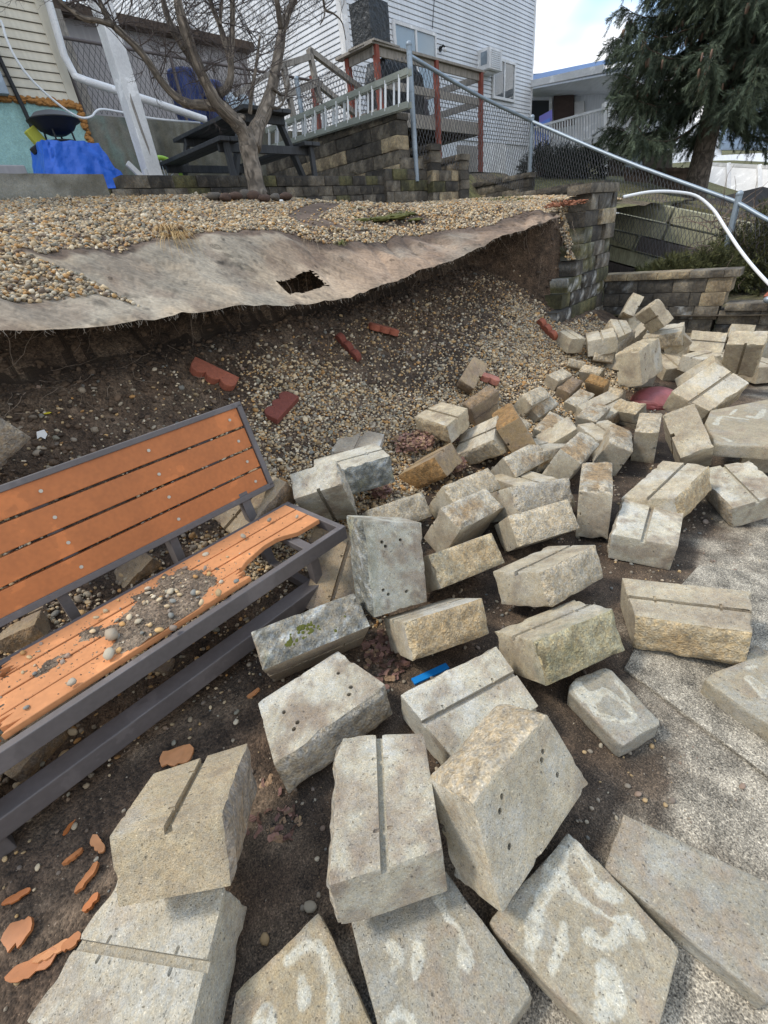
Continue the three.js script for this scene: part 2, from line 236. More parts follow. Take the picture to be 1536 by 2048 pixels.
{
  // yard: the paved patio with washed-out soil, the slumped slope, the cut bank and the terrace
  const u0 = -3.2, u1 = 7.15, v0 = -2.6, v1 = 5.76, nu = 360, nv = 300;
  const warpU = s => mix(u0, u1, s), warpV = s => mix(v0, v1, s);
  const g = grid(nu, nv, (a, b) => { const u = warpU(a), v = warpV(b), p = P(u, v, surf(u, v)); return p; });
  const soilC = [0.22, 0.152, 0.105], dry = [0.50, 0.39, 0.285], agg = [0.84, 0.76, 0.63], gray = [0.74, 0.67, 0.555];
  paint(g, (x, y, z) => {
    const p = V3(x, y, z), u = uOf(p), v = vOf(p), n = fbm(u * 2.3, v * 2.3, 7, 4), m = fbm(u * 9, v * 9, 4, 4);
    let c = soilC.map((q, i) => mix(q, dry[i], clamp((m - 0.42) * 1.3)));
    const wet = sstep(0.45, 0.62, n); c = c.map(q => q * mix(1, 0.68, wet));
    if (v < 2.0) {   // patio: soil washed over grey aggregate paving
      const d = v - lerpTab([-1, 0.2, 0.7, 1.2, 2, 3, 5], [0.5, 0.32, 0.08, 0.0, 0.02, 0.12, 0.2], u), k = clamp(1 - sstep(-0.2, 0.22, d + (m - 0.5) * 0.75 + (n - 0.5) * 0.35));
      const a = agg.map((q, i) => mix(q, gray[i], sstep(0.35, 0.65, fbm(u * 5, v * 5, 12, 4)))); c = c.map((q, i) => mix(q, a[i], k));
    }
    return c;
  });
  const part = (lo, hi) => { const h = new THREE.BufferGeometry(); for (const k of ['position', 'normal', 'color']) h.setAttribute(k, g.attributes[k].clone()); const idx = [], a = g.index.array; for (let i = 0; i < a.length; i += 6) { const j = Math.floor(i / 6 / nu); if (j >= lo && j < hi) for (let k = 0; k < 6; k++) idx.push(a[i + k]); } h.setIndex(idx); return h; }, cut = Math.round((0.98 - v0) / (v1 - v0) * nv);
  struct('patio', part(0, cut), M.pave); const s = struct('yard_ground', part(cut, nv), M.soil); s.userData.label = 'dark soil slope, cut bank and washed-over grey patio'; s.userData.category = 'ground';
}
{ // the wide land around: rear patio level, the neighbours' ground and the far ground
  const far = grid(40, 40, (a, b) => V3(mix(-260, 260, a), -0.6, mix(60, -420, b))); paint(far, (x, y, z) => { const n = fbm(x * 0.3, 1, z * 0.3, 4); return [0.25 + 0.1 * n, 0.25 + 0.1 * n, 0.14 + 0.05 * n]; });
  struct('far_ground', far, M.soil);
  const slab = (name, u0, u1, v0, v1, y, c) => { const g = grid(24, 24, (a, b) => P(mix(u0, u1, a), mix(v0, v1, b), y + 0.03 * (fbm(a * 9, b * 9, 3, 3) - 0.5))); paint(g, (x, yy, z) => { const n = 0.8 + 0.4 * fbm(x * 1.2, 2, z * 1.2, 4); return c.map(q => q * n); }); return struct(name, g, M.soil); };
  { const g = grid(50, 30, (a, b) => { const u = mix(12.4, 70, a * a), v = mix(-12, 30, b); const lw = lerpTab([-12, 0, 3, 5, 8, 12, 30], [0.1, 0.8, 1.45, 2.3, 2.85, 3.2, 4], v); return P(u, v, mix(Math.min(lw, mix(1.9, 2.7, sstep(6.4, 7.2, v))), lw, sstep(12.5, 15.5, u)) + Math.max(0, u - 26) * 0.07 + 0.1 * (fbm(u * 0.6, v * 0.6, 2, 3) - 0.5)); }); paint(g, (x, y, z) => { const n = fbm(x, 2, z, 4); return [mix(0.22, 0.34, n), mix(0.22, 0.34, n), mix(0.1, 0.14, n)]; }); struct('neighbour_lawn', g, M.soil); }
  slab('rear_patio', -6, 7.2, 5.98, 30, 2.42, [0.6, 0.58, 0.52]);
  slab('side_lawn', 7.25, 12.5, 6.9, 30, 2.75, [0.30, 0.33, 0.12]);
  // terrace going on past the standing wall, and the side yard: low strip behind the end wall, timber wall line, higher ground beyond
  const tg = grid(70, 50, (a, b) => { const u = mix(7.1, 12.5, a), v = mix(2.62, 6.95, b); return P(u, v, top(u, v) - 0.02 + 0.55 * sstep(6.2, 6.9, v) + 0.04 * (fbm(u * 3, v * 3, 6, 3) - 0.5)); }); paint(tg, (x, y, z) => { const n = fbm(x * 3, 1, z * 3, 4), k = sstep(0.42, 0.6, n); return [mix(0.30, 0.34, k), mix(0.24, 0.33, k), mix(0.16, 0.13, k)]; }); struct('terrace_ground', tg, M.soil);
  const gy = grid(110, 90, (a, b) => { const u = mix(7.12, 30, Math.pow(a, 1.6)), v = mix(-8, 2.75, b); const ut = timU(v); const hi = clamp(timY(v), 0.1, 1.9); const y = mix(0.42, hi + 0.1, sstep(ut + 0.5, ut + 1.0, u)) + 0.06 * (fbm(u, v, 3, 4) - 0.5); return P(u, v, y); });
  paint(gy, (x, y, z) => { const n = fbm(x * 1.5, 1, z * 1.5, 4), k = sstep(0.4, 0.62, n); return [mix(0.16, 0.28, k), mix(0.13, 0.26, k), mix(0.09, 0.1, k)]; });
  struct('side_yard', gy, M.soil);
  const left = grid(20, 20, (a, b) => P(mix(-14, -3.2, a), mix(-6, 6, b), surf(-3.2, mix(-6, 5.76, b)))); paint(left, () => [0.2, 0.16, 0.13]); struct('yard_ground', left, M.soil);
  const front = grid(24, 24, (a, b) => P(mix(-14, 40, a), mix(-20, -2.6, b), -0.075)); paint(front, () => [0.7, 0.68, 0.62]); struct('patio', front, M.pave);
}
const upperPoly = [[-160, 545], [0, 520], [54, 516], [96, 524], [137, 510], [250, 504], [317, 487], [392, 479], [480, 474], [560, 470], [606, 480], [650, 489], [697, 489], [735, 488], [760, 480], [810, 466], [860, 464], [910, 463], [977, 452], [1018, 431], [1060, 424], [1102, 421]].map(a => hitTop(...a));
const upSorted = [...upperPoly].sort((a, b) => a[0] - b[0]), upEdge = u => lerpTab(upSorted.map(a => a[0]), upSorted.map(a => a[1]), u);
{ // a paving slab of exposed aggregate with its straight edge beside the heap
  const pts = [[1252, 1335], [1536, 1548], [1900, 1800], [1900, 1330], [1536, 1150], [1400, 1130], [1300, 1240]].map(([x, y]) => atY(x, y, 0.016)), sh = new THREE.Shape(pts.map(p => new THREE.Vector2(p.x, -p.z))), g0 = new THREE.ExtrudeGeometry(sh, { depth: 0.03, bevelEnabled: true, bevelThickness: 0.005, bevelSize: 0.005, bevelSegments: 2 }); g0.rotateX(-Math.PI / 2); g0.translate(0, -0.02, 0); const g = prep(g0); paint(g, () => [0.80, 0.735, 0.62]); struct('paving_slab', g, M.pave); }
// ---------------------------------------------------------------- geotextile sheet hanging over the cavity
const edgePx = [[-420, 690, 2.95], [-160, 668, 2.9], [0, 655, 2.86], [90, 662, 2.85], [215, 650, 2.82], [300, 635, 2.82], [400, 618, 2.8], [480, 612, 2.8], [560, 610, 2.78], [640, 600, 2.77], [700, 590, 2.75], [800, 556, 2.74], [900, 520, 2.7], [1000, 470, 2.62], [1070, 448, 2.58], [1120, 430, 2.56]].map(([x, y, v]) => atV(x, y, v));
const edgeU = edgePx.map(uOf), edgeV = edgePx.map(vOf), edgeY = edgePx.map(p => p.y);
const sheetTop = u => mix(4.35, 3.05, sstep(4.2, 5.9, u));
function sheetPt(u, s) {
  const ve = lerpTab(edgeU, edgeV, u) + 0.02 * (fbm(u * 5, 1, 1, 3) - 0.5), ye = lerpTab(edgeU, edgeY, u), v = mix(ve, sheetTop(u), s), k = sstep(0.0, 0.5, s);
  const base = mix(ye + (v - ve) * 0.42, top(u, v) + 0.014, k);
  const w = (1 - sstep(0.3, 0.9, s)) * mix(0.25, 1, sstep(0, 0.14, s)) * (0.014 * (fbm(u * 24 + s * 30, s * 22 - u * 9, 5, 3) - 0.5) + 0.12 * (fbm(u * 2.8 + s * 1.8, s * 2.5, 4, 3) - 0.5) + 0.055 * (fbm(u * 8 + s * 5, s * 3, 9, 3) - 0.5) - 0.03 * Math.pow(1 - Math.abs(2 * vn(u * 4.2 - s * 3.2, s * 1.4, 17) - 1), 3) * sstep(2.2, 3.2, u));
  return P(u, v, base + w - 0.02 * Math.exp(-s * 30) * fbm(u * 12, 3, 3, 2));
}
{
  const ua = edgeU[0], ub = edgeU[edgeU.length - 1], nu = 620, nv = 120;
  const h0 = [2.21, 2.62], hole = (u, s, v) => u > h0[0] + (v - 2.9) * 0.05 && u < h0[1] - (v - 2.9) * 0.1 + 0.02 * Math.sin(v * 300) && v > 2.905 + 0.05 * (u - 2.2) && v < 3.03 + 0.12 * (u - 2.2) + 0.012 * fbm(u * 60, 1, 2, 2);
  const g = grid(nu, nv, (a, b) => sheetPt(mix(ua, ub, a), Math.pow(b, 1.25)), (i, j) => { const u = mix(ua, ub, (i + 0.5) / nu), s = Math.pow((j + 0.5) / nv, 1.25), ve = lerpTab(edgeU, edgeV, u), v = mix(ve, sheetTop(u), s); return !hole(u, s, v); });
  paint(g, (x, y, z) => { const p = V3(x, y, z), u = uOf(p), v = vOf(p), n = fbm(u * 1.6, v * 2.6, 3, 5), m = fbm(u * 6, v * 6, 8, 4), r = sstep(1.9, 3.4, u);
    let c = [mix(0.74, 0.60, r), mix(0.60, 0.435, r), mix(0.435, 0.31, r)]; const gy = sstep(0.5, 0.68, n); c = c.map((q, i) => mix(q, [0.44, 0.42, 0.36][i], gy * 0.6)); const d = sstep(0.55, 0.78, m) * 0.45 + sstep(0.52, 0.66, fbm(u * 3 + 9, v * 4, 1, 4)) * 0.35; c = c.map((q, i) => mix(q, [0.27, 0.185, 0.135][i], d)); const eb = upEdge(u), wd = mix(0.07, 0.2, sstep(2.4, 3.6, u)), kk = sstep(eb - wd, eb - wd * 0.25, v + 0.16 * (fbm(u * 7, v * 7, 33, 4) - 0.5)); c = c.map((q, i) => mix(q, [0.20, 0.14, 0.105][i], kk * 0.92)); return c; });
  const m = mesh('geotextile_sheet', g, M.felt); scene.add(m); { const r = rng(3), fr = []; for (let i = 0; i < 260; i++) { const u = mix(-0.3, 5.9, r()), p = sheetPt(u, 0.0), pts = [p]; let d = V3((r() - 0.5), -0.9, (r() - 0.5)); for (let k = 0; k < 4; k++) { d.add(V3((r() - 0.5) * 1.2, (r() - 0.6) * 0.8, (r() - 0.5) * 1.2)).normalize(); pts.push(pts[k].clone().addScaledVector(d, mix(0.004, 0.012, r()))); } fr.push(tube(pts, 0.0007, 3, false)); } stuff(mesh('frayed_threads', fr, std([0.4, 0.34, 0.27]), m)); } tag(m, 'torn beige landscape fabric sagging over the hollow under the gravel', 'fabric');
}
// ---------------------------------------------------------------- gravel
const stoneGeo = [0, 1, 2, 3, 4].map(k => { const g = new THREE.IcosahedronGeometry(1, 1), p = g.attributes.position, r = rng(50 + k), f = [mix(0.9, 1.15, r()), mix(0.5, 0.75, r()), mix(0.7, 0.95, r())];
  for (let i = 0; i < p.count; i++) { const x = p.getX(i), y = p.getY(i), z = p.getZ(i), q = 1 + 0.55 * (vn(x * 1.3 + k * 7 + 5, y * 1.3 + 5, z * 1.3 + 5) - 0.5); p.setXYZ(i, x * q * f[0], y * q * f[1], z * q * f[2]); }
  const h = mergeVertices((() => { const c = g.clone(); c.deleteAttribute('normal'); c.deleteAttribute('uv'); return c; })(), 1e-4); h.computeVertexNormals(); return boxUV(prep(h)); });
const palette = [[0.38, 0.30, 0.19], [0.45, 0.36, 0.24], [0.32, 0.235, 0.14], [0.28, 0.235, 0.175], [0.215, 0.19, 0.155], [0.47, 0.40, 0.29], [0.36, 0.21, 0.085], [0.20, 0.195, 0.165], [0.31, 0.275, 0.215], [0.42, 0.28, 0.13], [0.16, 0.12, 0.09], [0.54, 0.49, 0.40]];
const greyPal = [[0.22, 0.195, 0.165], [0.27, 0.235, 0.195], [0.18, 0.15, 0.13], [0.33, 0.285, 0.23], [0.22, 0.165, 0.135], [0.175, 0.18, 0.175], [0.38, 0.28, 0.16], [0.42, 0.38, 0.31]];
function stones(name, list, pal, seed, label) {   // list: {p, s}
  const r = rng(seed), m = new THREE.Matrix4(), q = new THREE.Quaternion(), e = new THREE.Euler(), col = new THREE.Color(), groups = [[], [], [], [], []]; for (const o of list) groups[Math.floor(r() * 5)].push(o);
  groups.forEach((l, k) => { if (!l.length) return; const im = new THREE.InstancedMesh(stoneGeo[k], M.stone, l.length); im.name = numbered(name); im.castShadow = im.receiveShadow = true;
    l.forEach((o, i) => { e.set((r() - 0.5) * 1.1, r() * 6.28, (r() - 0.5) * 1.1); q.setFromEuler(e); const s = o.s; m.compose(o.p, q, V3(s, s, s)); im.setMatrixAt(i, m); const c = pal[Math.floor(r() * pal.length)], w = mix(0.72, 1.2, r()) * (o.k || 1); col.setRGB(c[0] * w * 1.04, c[1] * w * 0.98, c[2] * w * 0.88); im.setColorAt(i, col); });
    stuff(im); tag(im, label, 'gravel'); scene.add(im); });
}
const lobePoly = [[-170, 646], [0, 618], [83, 607], [200, 601], [287, 618], [183, 568], [140, 553], [90, 535], [42, 521], [-170, 500]].map(a => hitTop(...a));
const barePoly = [[590, 425], [640, 408], [690, 412], [660, 425], [640, 440], [690, 458], [745, 462], [690, 470], [620, 460], [575, 440]].map(a => hitTop(...a));
const mossPx = [[720, 443, 0.1], [755, 440, 0.12], [790, 436, 0.14], [815, 430, 0.1], [700, 436, 0.07], [830, 440, 0.08]].map(([x, y, r]) => [...hitTop(x, y), r]);
{
  const r = rng(7), L1 = [];
  const edge = [...upperPoly].sort((a, b) => a[0] - b[0]), eu = edge.map(a => a[0]), ev = edge.map(a => a[1]);
  for (let i = 0; i < 125000; i++) {
    const u = mix(-0.8, 9.3, r()), v = mix(2.72, 5.78, Math.pow(r(), 1.15)); let ok = false, k = 1; if (u > 7 && v < 2.95) continue;
    if (u < 5.9 && v > lerpTab(eu, ev, u) + 0.05 * (fbm(u * 6, v * 6, 2, 3) - 0.5)) ok = true; else if (u >= 5.9 && v > 2.72) ok = true;
    let on = 0; if (!ok && inside(lobePoly, u, v)) { ok = true; on = 1; }
    if (!ok) continue; if (inside(barePoly, u, v) && r() < 0.97) continue; if (mossPx.some(([a, b, q]) => Math.hypot(a - u, (b - v) * 0.8) < q) && r() < 0.6) continue;
    if (fbm(u * 2.2, v * 2.2, 31, 3) > 0.66 && r() < 0.6) continue;
    const s = mix(0.0085, 0.0165, Math.pow(r(), 1.5)) * (r() < 0.04 ? 1.5 : 1);
    let y = u > 7.1 ? top(u, v) : surf(u, v); if (u < edgeU[edgeU.length - 1] && v < sheetTop(u)) { const ve = lerpTab(edgeU, edgeV, u); y = Math.max(y, sheetPt(u, clamp((v - ve) / (sheetTop(u) - ve))).y); }
    L1.push({ p: P(u, v, y + s * mix(0.15, 0.9, r())), s, k: v > 4.8 ? 0.85 : 1 });
  }
  stones('gravel', L1, palette, 11, 'tan river gravel spread over the terrace above the fabric');
  // gravel that slid down with the wall
  const L2 = [];
  for (let i = 0; i < 90000; i++) {
    const u = mix(-0.6, 6.6, r()), v = mix(1.25, 3.15, r()), n = fbm(u * 2.6, v * 2.6, 44, 4);
    const hi = lerpTab([-1, 0.9, 1.3, 1.7, 2.4, 3, 3.6, 4.4, 5.2, 5.8, 6.6], [1.9, 2.25, 2.85, 3.08, 2.98, 2.62, 2.5, 2.6, 2.75, 2.45, 2.2], u), lo = lerpTab([-1, 1.2, 1.8, 2.8, 3.6, 4.6, 5.4, 6.6], [1.9, 1.85, 1.8, 1.85, 1.6, 1.45, 1.3, 1.3], u);
    let d = sstep(lo - 0.1, lo + 0.1, v) * (1 - sstep(hi - 0.22, hi + 0.12, v + (n - 0.5) * 0.6)); d = Math.max(d, 0.07 * sstep(1.3, 1.8, v), u < 1.4 ? 0.5 * sstep(0.57, 0.66, n) : 0, u > 2.2 ? mix(0.3, 0.14, sstep(2.4, 3.1, v)) * sstep(1.5, 1.9, v) : 0); if (v > bankV(u) - 0.05) d *= 0.3;
    if (u > 5.75 && v > 2.3) d = 0;
    if (r() > d) continue; const s = mix(0.0065, 0.0135, Math.pow(r(), 1.5)) * (r() < 0.05 ? 1.9 : 1);
    L2.push({ p: P(u, v, surf(u, v) + s * mix(0.1, 0.9, r())), s });
  }
  stones('slumped_gravel', L2, palette.map(c => c.map(q => q * 1.12)), 12, 'gravel spilled down the slope behind the fallen blocks');
  // stony rubble in the soil, small stones over the patio
  const L3 = [];
  for (let i = 0; i < 1900; i++) { const u = mix(-0.9, 5.8, r()), v = mix(2.0, 3.25, r()); const s = mix(0.007, 0.026, Math.pow(r(), 3)); L3.push({ p: P(u, v, surf(u, v) + s * 0.3), s }); }
  for (let i = 0; i < 15000; i++) { const u = mix(-1.2, 5.5, r()), v = mix(-0.9, 1.9, r()); if (r() > (0.2 + 0.8 * sstep(0.42, 0.62, fbm(u * 2.7, v * 2.7, 21, 4))) * (v < -0.1 ? 0.35 : 1)) continue; const s = mix(0.0018, 0.012, Math.pow(r(), 4)) * (r() < 0.012 ? 1.9 : 1); L3.push({ p: P(u, v, surf(u, v) + s * 0.35), s }); }
  stones('loose_stones', L3, greyPal, 13, 'loose grey and tan stones scattered over soil and patio');
}
// soil clods on the cut bank and the slope
{ const r = rng(23), l = []; for (let i = 0; i < 5200; i++) { const u = mix(-0.7, 6.2, r()), b = bankV(u), v = b + mix(-0.9, 0.16, Math.pow(r(), 0.5)); const s = mix(0.006, 0.026, Math.pow(r(), 2.4)); l.push({ p: P(u, v, surf(u, v) + s * 0.2), s }); } stones('soil_clods', l, [[0.07, 0.048, 0.033], [0.09, 0.062, 0.042], [0.05, 0.036, 0.026], [0.12, 0.084, 0.058]], 24, 'dark soil clods on the cut bank under the fabric'); }
// spill of gravel down the broken wall end, beside the standing wall
{ const r = rng(17), l = []; for (let i = 0; i < 7200; i++) { const x = mix(1105, 1190, r()), y = mix(398, 520, r()); const d = sstep(0, 40, x - mix(1105, 1128, (y - 400) / 120)) * (1 - sstep(1166, 1190, x)); if (r() > d) continue; const v = mix(2.75, 2.4, (y - 398) / 122), p = atV(x, y, v); l.push({ p, s: mix(0.009, 0.018, r()) }); } stones('gravel_spill', l, palette, 18, 'gravel running down between soil and the broken wall end'); }
// grass, moss, roots, leaf litter
function blades(name, spots, mat, label, cat, seed, o) {
  const r = rng(seed), gs = []; for (const [p, n, h, sp, dr] of spots) for (let i = 0; i < n; i++) { const a = r() * 6.28, l = h * mix(0.5, 1.2, r()), b = p.clone().add(V3(Math.cos(a) * sp * r(), 0, Math.sin(a) * sp * r())), d = V3(Math.cos(a), 0, Math.sin(a)), w = o.w;
    const q = (t, k) => b.clone().addScaledVector(d, l * t * mix(0.2, 0.8, dr)).add(V3(0, l * (t - dr * t * t * 1.6), 0)).add(V3(-d.z, 0, d.x).multiplyScalar(k * w * (1 - 0.8 * t)));
    const pos = []; for (let k = 0; k < 3; k++) { const t0 = k / 3, t1 = (k + 1) / 3, A = q(t0, -1), B = q(t0, 1), C = q(t1, -1), D = q(t1, 1); for (const z of [A, B, C, B, D, C]) pos.push(z.x, z.y, z.z); }
    const g = new THREE.BufferGeometry(); g.setAttribute('position', new THREE.Float32BufferAttribute(pos, 3)); g.computeVertexNormals(); const c = o.c[Math.floor(r() * o.c.length)], k = mix(0.7, 1.2, r()); paint(g, () => c.map(z => z * k)); gs.push(g); }
  const m = mesh(numbered(name), gs, mat); scene.add(m); return tag(m, label, cat);
}
const topP = (x, y, dy = 0) => { const [u, v] = hitTop(x, y); let yy = top(u, v); return P(u, v, yy + dy); };
const straw = { w: 0.0022, c: [[0.42, 0.28, 0.12], [0.50, 0.36, 0.17], [0.34, 0.21, 0.09]] }, green = { w: 0.003, c: [[0.10, 0.13, 0.035], [0.14, 0.16, 0.05], [0.24, 0.21, 0.09]] };
blades('dry_grass_tuft', [[topP(340, 470, 0.03), 150, 0.2, 0.09, 1.0], [topP(352, 485, 0.03), 110, 0.2, 0.09, 1.1]], M.leaf, 'dry straw grass tuft drooping over the beige fabric', 'grass', 61, straw);
blades('green_grass_tuft', [[topP(682, 492, 0.01), 46, 0.14, 0.02, 0.7]], M.leaf, 'small green rosette of grass at the gravel edge above the fabric', 'grass', 62, green);
blades('root_tuft', [[topP(625, 482, 0.02), 46, 0.17, 0.06, 1.15]], M.leaf, 'pale dry roots hanging from the gravel edge', 'roots', 63, { w: 0.0018, c: [[0.33, 0.25, 0.17], [0.4, 0.32, 0.22]] });
stuff(blades('thin_grass', [[topP(740, 440, 0), 60, 0.09, 0.2, 0.6], [topP(790, 430, 0), 120, 0.1, 0.22, 0.6], [topP(990, 402, 0), 160, 0.1, 0.35, 0.5], [topP(900, 400, 0), 60, 0.08, 0.35, 0.6], [topP(1030, 402, 0), 120, 0.08, 0.3, 0.5], [topP(700, 420, 0), 60, 0.07, 0.2, 0.7], [topP(840, 410, 0), 60, 0.07, 0.3, 0.7]], M.leaf, 'thin green and straw grass growing through the terrace gravel', 'grass', 64, green));
{ const gs = mossPx.map(([u, v, r], k) => { const g = prep(new THREE.IcosahedronGeometry(1, 3)), p = g.attributes.position; for (let i = 0; i < p.count; i++) { const x = p.getX(i), y = p.getY(i), z = p.getZ(i), q = 1 + 0.7 * (fbm(x * 2.5 + k, y * 2.5, z * 2.5, 4) - 0.5); p.setXYZ(i, x * q * r, y * q * r * 0.22, z * q * r * 0.8); } g.computeVertexNormals(); const c = P(u, v, top(u, v)); return g.translate(c.x, c.y, c.z); }); const m = mesh('moss_patch', gs, M.moss); scene.add(m); stuff(m); tag(m, 'olive green moss cushions in the terrace gravel', 'moss'); }
{ // fine roots in the undercut bank
  const r = rng(71), gs = []; for (let i = 0; i < 230; i++) { const u = mix(-0.5, 6.0, r()), b = bankV(u), v = b - mix(-0.02, 0.28, r()), hang = r() < 0.55; let p = P(u, v, hang ? Math.min(top(u, v) - 0.05, 1.62) - r() * 0.12 : surf(u, v) + 0.02); const pts = [p]; let d = hang ? V3((r() - 0.5) * 0.6, -1, (r() - 0.5) * 0.6 + 0.3) : P((r() - 0.5) * 2, -0.6 * r(), -0.5); const n = 5 + Math.floor(r() * 6);
    for (let k = 0; k < n; k++) { d = d.clone().normalize().add(V3((r() - 0.5) * 0.9, (r() - 0.5) * 0.7, (r() - 0.5) * 0.9)).normalize(); p = p.clone().addScaledVector(d, mix(0.02, 0.05, r())); const uu = uOf(p), vv = vOf(p); const gy = surf(uu, vv) + 0.004; if (p.y < gy) p.y = gy; pts.push(p); } gs.push(tube(pts, pts.map((_, k) => mix(0.0022, 0.0006, k / n)), 3, false)); }
  const m = mesh('fine_roots', gs, std([0.25, 0.19, 0.14])); scene.add(m); stuff(m); tag(m, 'fine pale roots hanging in the dark hollow under the fabric', 'roots');
}
function litter(name, spots, seed, cols, label) { const r = rng(seed), gs = []; for (const [p, n, sp, flat] of spots) for (let i = 0; i < n; i++) { const g = prep(new THREE.PlaneGeometry(0.035, 0.018, 3, 2)), q = g.attributes.position, cu = mix(-1, 1, r()); for (let k = 0; k < q.count; k++) { const x = q.getX(k), y = q.getY(k); q.setXYZ(k, x * (1 - Math.abs(y) * 20), y, cu * x * x * 22 + (r() - 0.5) * 0.004); } const s = mix(0.5, 1.5, r()); g.scale(s, s, s); g.rotateX(-1.57 + (r() - 0.5) * 1.9); g.rotateY(r() * 6.28); const a = r() * 6.28, d = Math.sqrt(r()) * sp; g.translate(p.x + Math.cos(a) * d, p.y + r() * flat, p.z + Math.sin(a) * d); g.computeVertexNormals(); const c = cols[Math.floor(r() * cols.length)], k = mix(0.7, 1.25, r()); paint(g, () => c.map(z => z * k)); gs.push(g); }
  const m = mesh(numbered(name), gs, M.leaf); scene.add(m); stuff(m); return tag(m, label, 'leaves'); }
const leafC = [[0.22, 0.12, 0.10], [0.30, 0.17, 0.13], [0.16, 0.085, 0.06], [0.34, 0.22, 0.13]];
const lowP = (x, y, dy = 0) => { const [u, v] = hitLow(x, y); return P(u, v, low(u, v) + dy); };
// ================================================================ the fallen retaining wall blocks
const BW = 0.43, BD = 0.29, BH = 0.17;
function boxGrid(w, h, d, nx, ny, nz, e = 0.007) {
  const g = new THREE.BoxGeometry(w, h, d, nx, ny, nz), p = g.attributes.position;
  const re = (x, s, n) => { const i = Math.round((x / s + 0.5) * n); if (i === 0) return -s / 2; if (i === n) return s / 2; return mix(-s / 2 + e, s / 2 - e, (i - 1) / (n - 2)); };
  for (let i = 0; i < p.count; i++) p.setXYZ(i, re(p.getX(i), w, nx), re(p.getY(i), h, ny), re(p.getZ(i), d, nz)); return g;
}
const baseBlock = (() => {
  const ev = new Evaluator(); ev.attributes = ['position', 'normal']; ev.useGroups = false;
  let b = new Brush(boxGrid(BW, BH, BD, 24, 11, 16)); b.updateMatrixWorld();
  const cut = (g, x, y, z) => { g = g.clone(); g.translate(x, y, z); const c = new Brush(g); c.updateMatrixWorld(); b = ev.evaluate(b, c, SUBTRACTION); b.updateMatrixWorld(); };
  cut(new THREE.BoxGeometry(BW + 0.1, 0.04, 0.021), 0, BH / 2, 0);                                 // the channel
  const slot = new THREE.CapsuleGeometry(0.006, 0.042, 3, 8); slot.rotateX(Math.PI / 2);
  for (const x of [-0.115, 0.115]) cut(slot, x, BH / 2 - 0.002, 0);
  const hole = new THREE.CylinderGeometry(0.0085, 0.0085, 0.08, 10);
  for (const [x, z] of [[-0.125, 0.052], [-0.1, 0.075], [0.12, 0.06], [0.128, -0.03], [-0.132, -0.04], [0.1, 0.045]]) cut(hole, x, -BH / 2, z);
  const g = b.geometry.clone(); for (const k of Object.keys(g.attributes)) if (k !== 'position') g.deleteAttribute(k); return g.index ? g.toNonIndexed() : g;
})();
const STY = { // body colour, split-face colour, rust, white bloom, dirt
  tan: [[0.88, 0.76, 0.56], [0.92, 0.78, 0.56], 0.22, 0.35, 0.4], pale: [[0.90, 0.82, 0.65], [0.82, 0.72, 0.56], 0.15, 0.6, 0.6], ochre: [[0.89, 0.77, 0.57], [0.93, 0.74, 0.46], 0.5, 0.6, 0.35], ochreS: [[0.92, 0.75, 0.50], [0.58, 0.47, 0.35], 0.6, 0.4, 0.3],
  greyS: [[0.80, 0.72, 0.57], [0.72, 0.61, 0.46], 0.2, 0.3, 0.4], green: [[0.86, 0.74, 0.53], [0.74, 0.65, 0.40], 0.4, 0.5, 0.35], lichen: [[0.90, 0.83, 0.68], [0.40, 0.41, 0.37], 0.05, 0.4, 0.4], lichenS: [[0.90, 0.85, 0.70], [0.44, 0.44, 0.37], 0.05, 0.35, 0.75], moss: [[0.62, 0.51, 0.37], [0.50, 0.46, 0.37], 0.1, 0.2, 0.5],
  warm: [[0.90, 0.76, 0.54], [0.93, 0.76, 0.50], 0.3, 0.5, 0.4], stain: [[0.84, 0.74, 0.57], [0.92, 0.81, 0.62], 0.85, 0.35, 0.35], brown: [[0.60, 0.46, 0.30], [0.46, 0.34, 0.23], 0.5, 0.1, 0.8], rust: [[0.66, 0.47, 0.26], [0.58, 0.34, 0.14], 0.8, 0.05, 0.6], glue: [[0.76, 0.63, 0.48], [0.7, 0.6, 0.46], 0.1, 0.9, 0.3] };
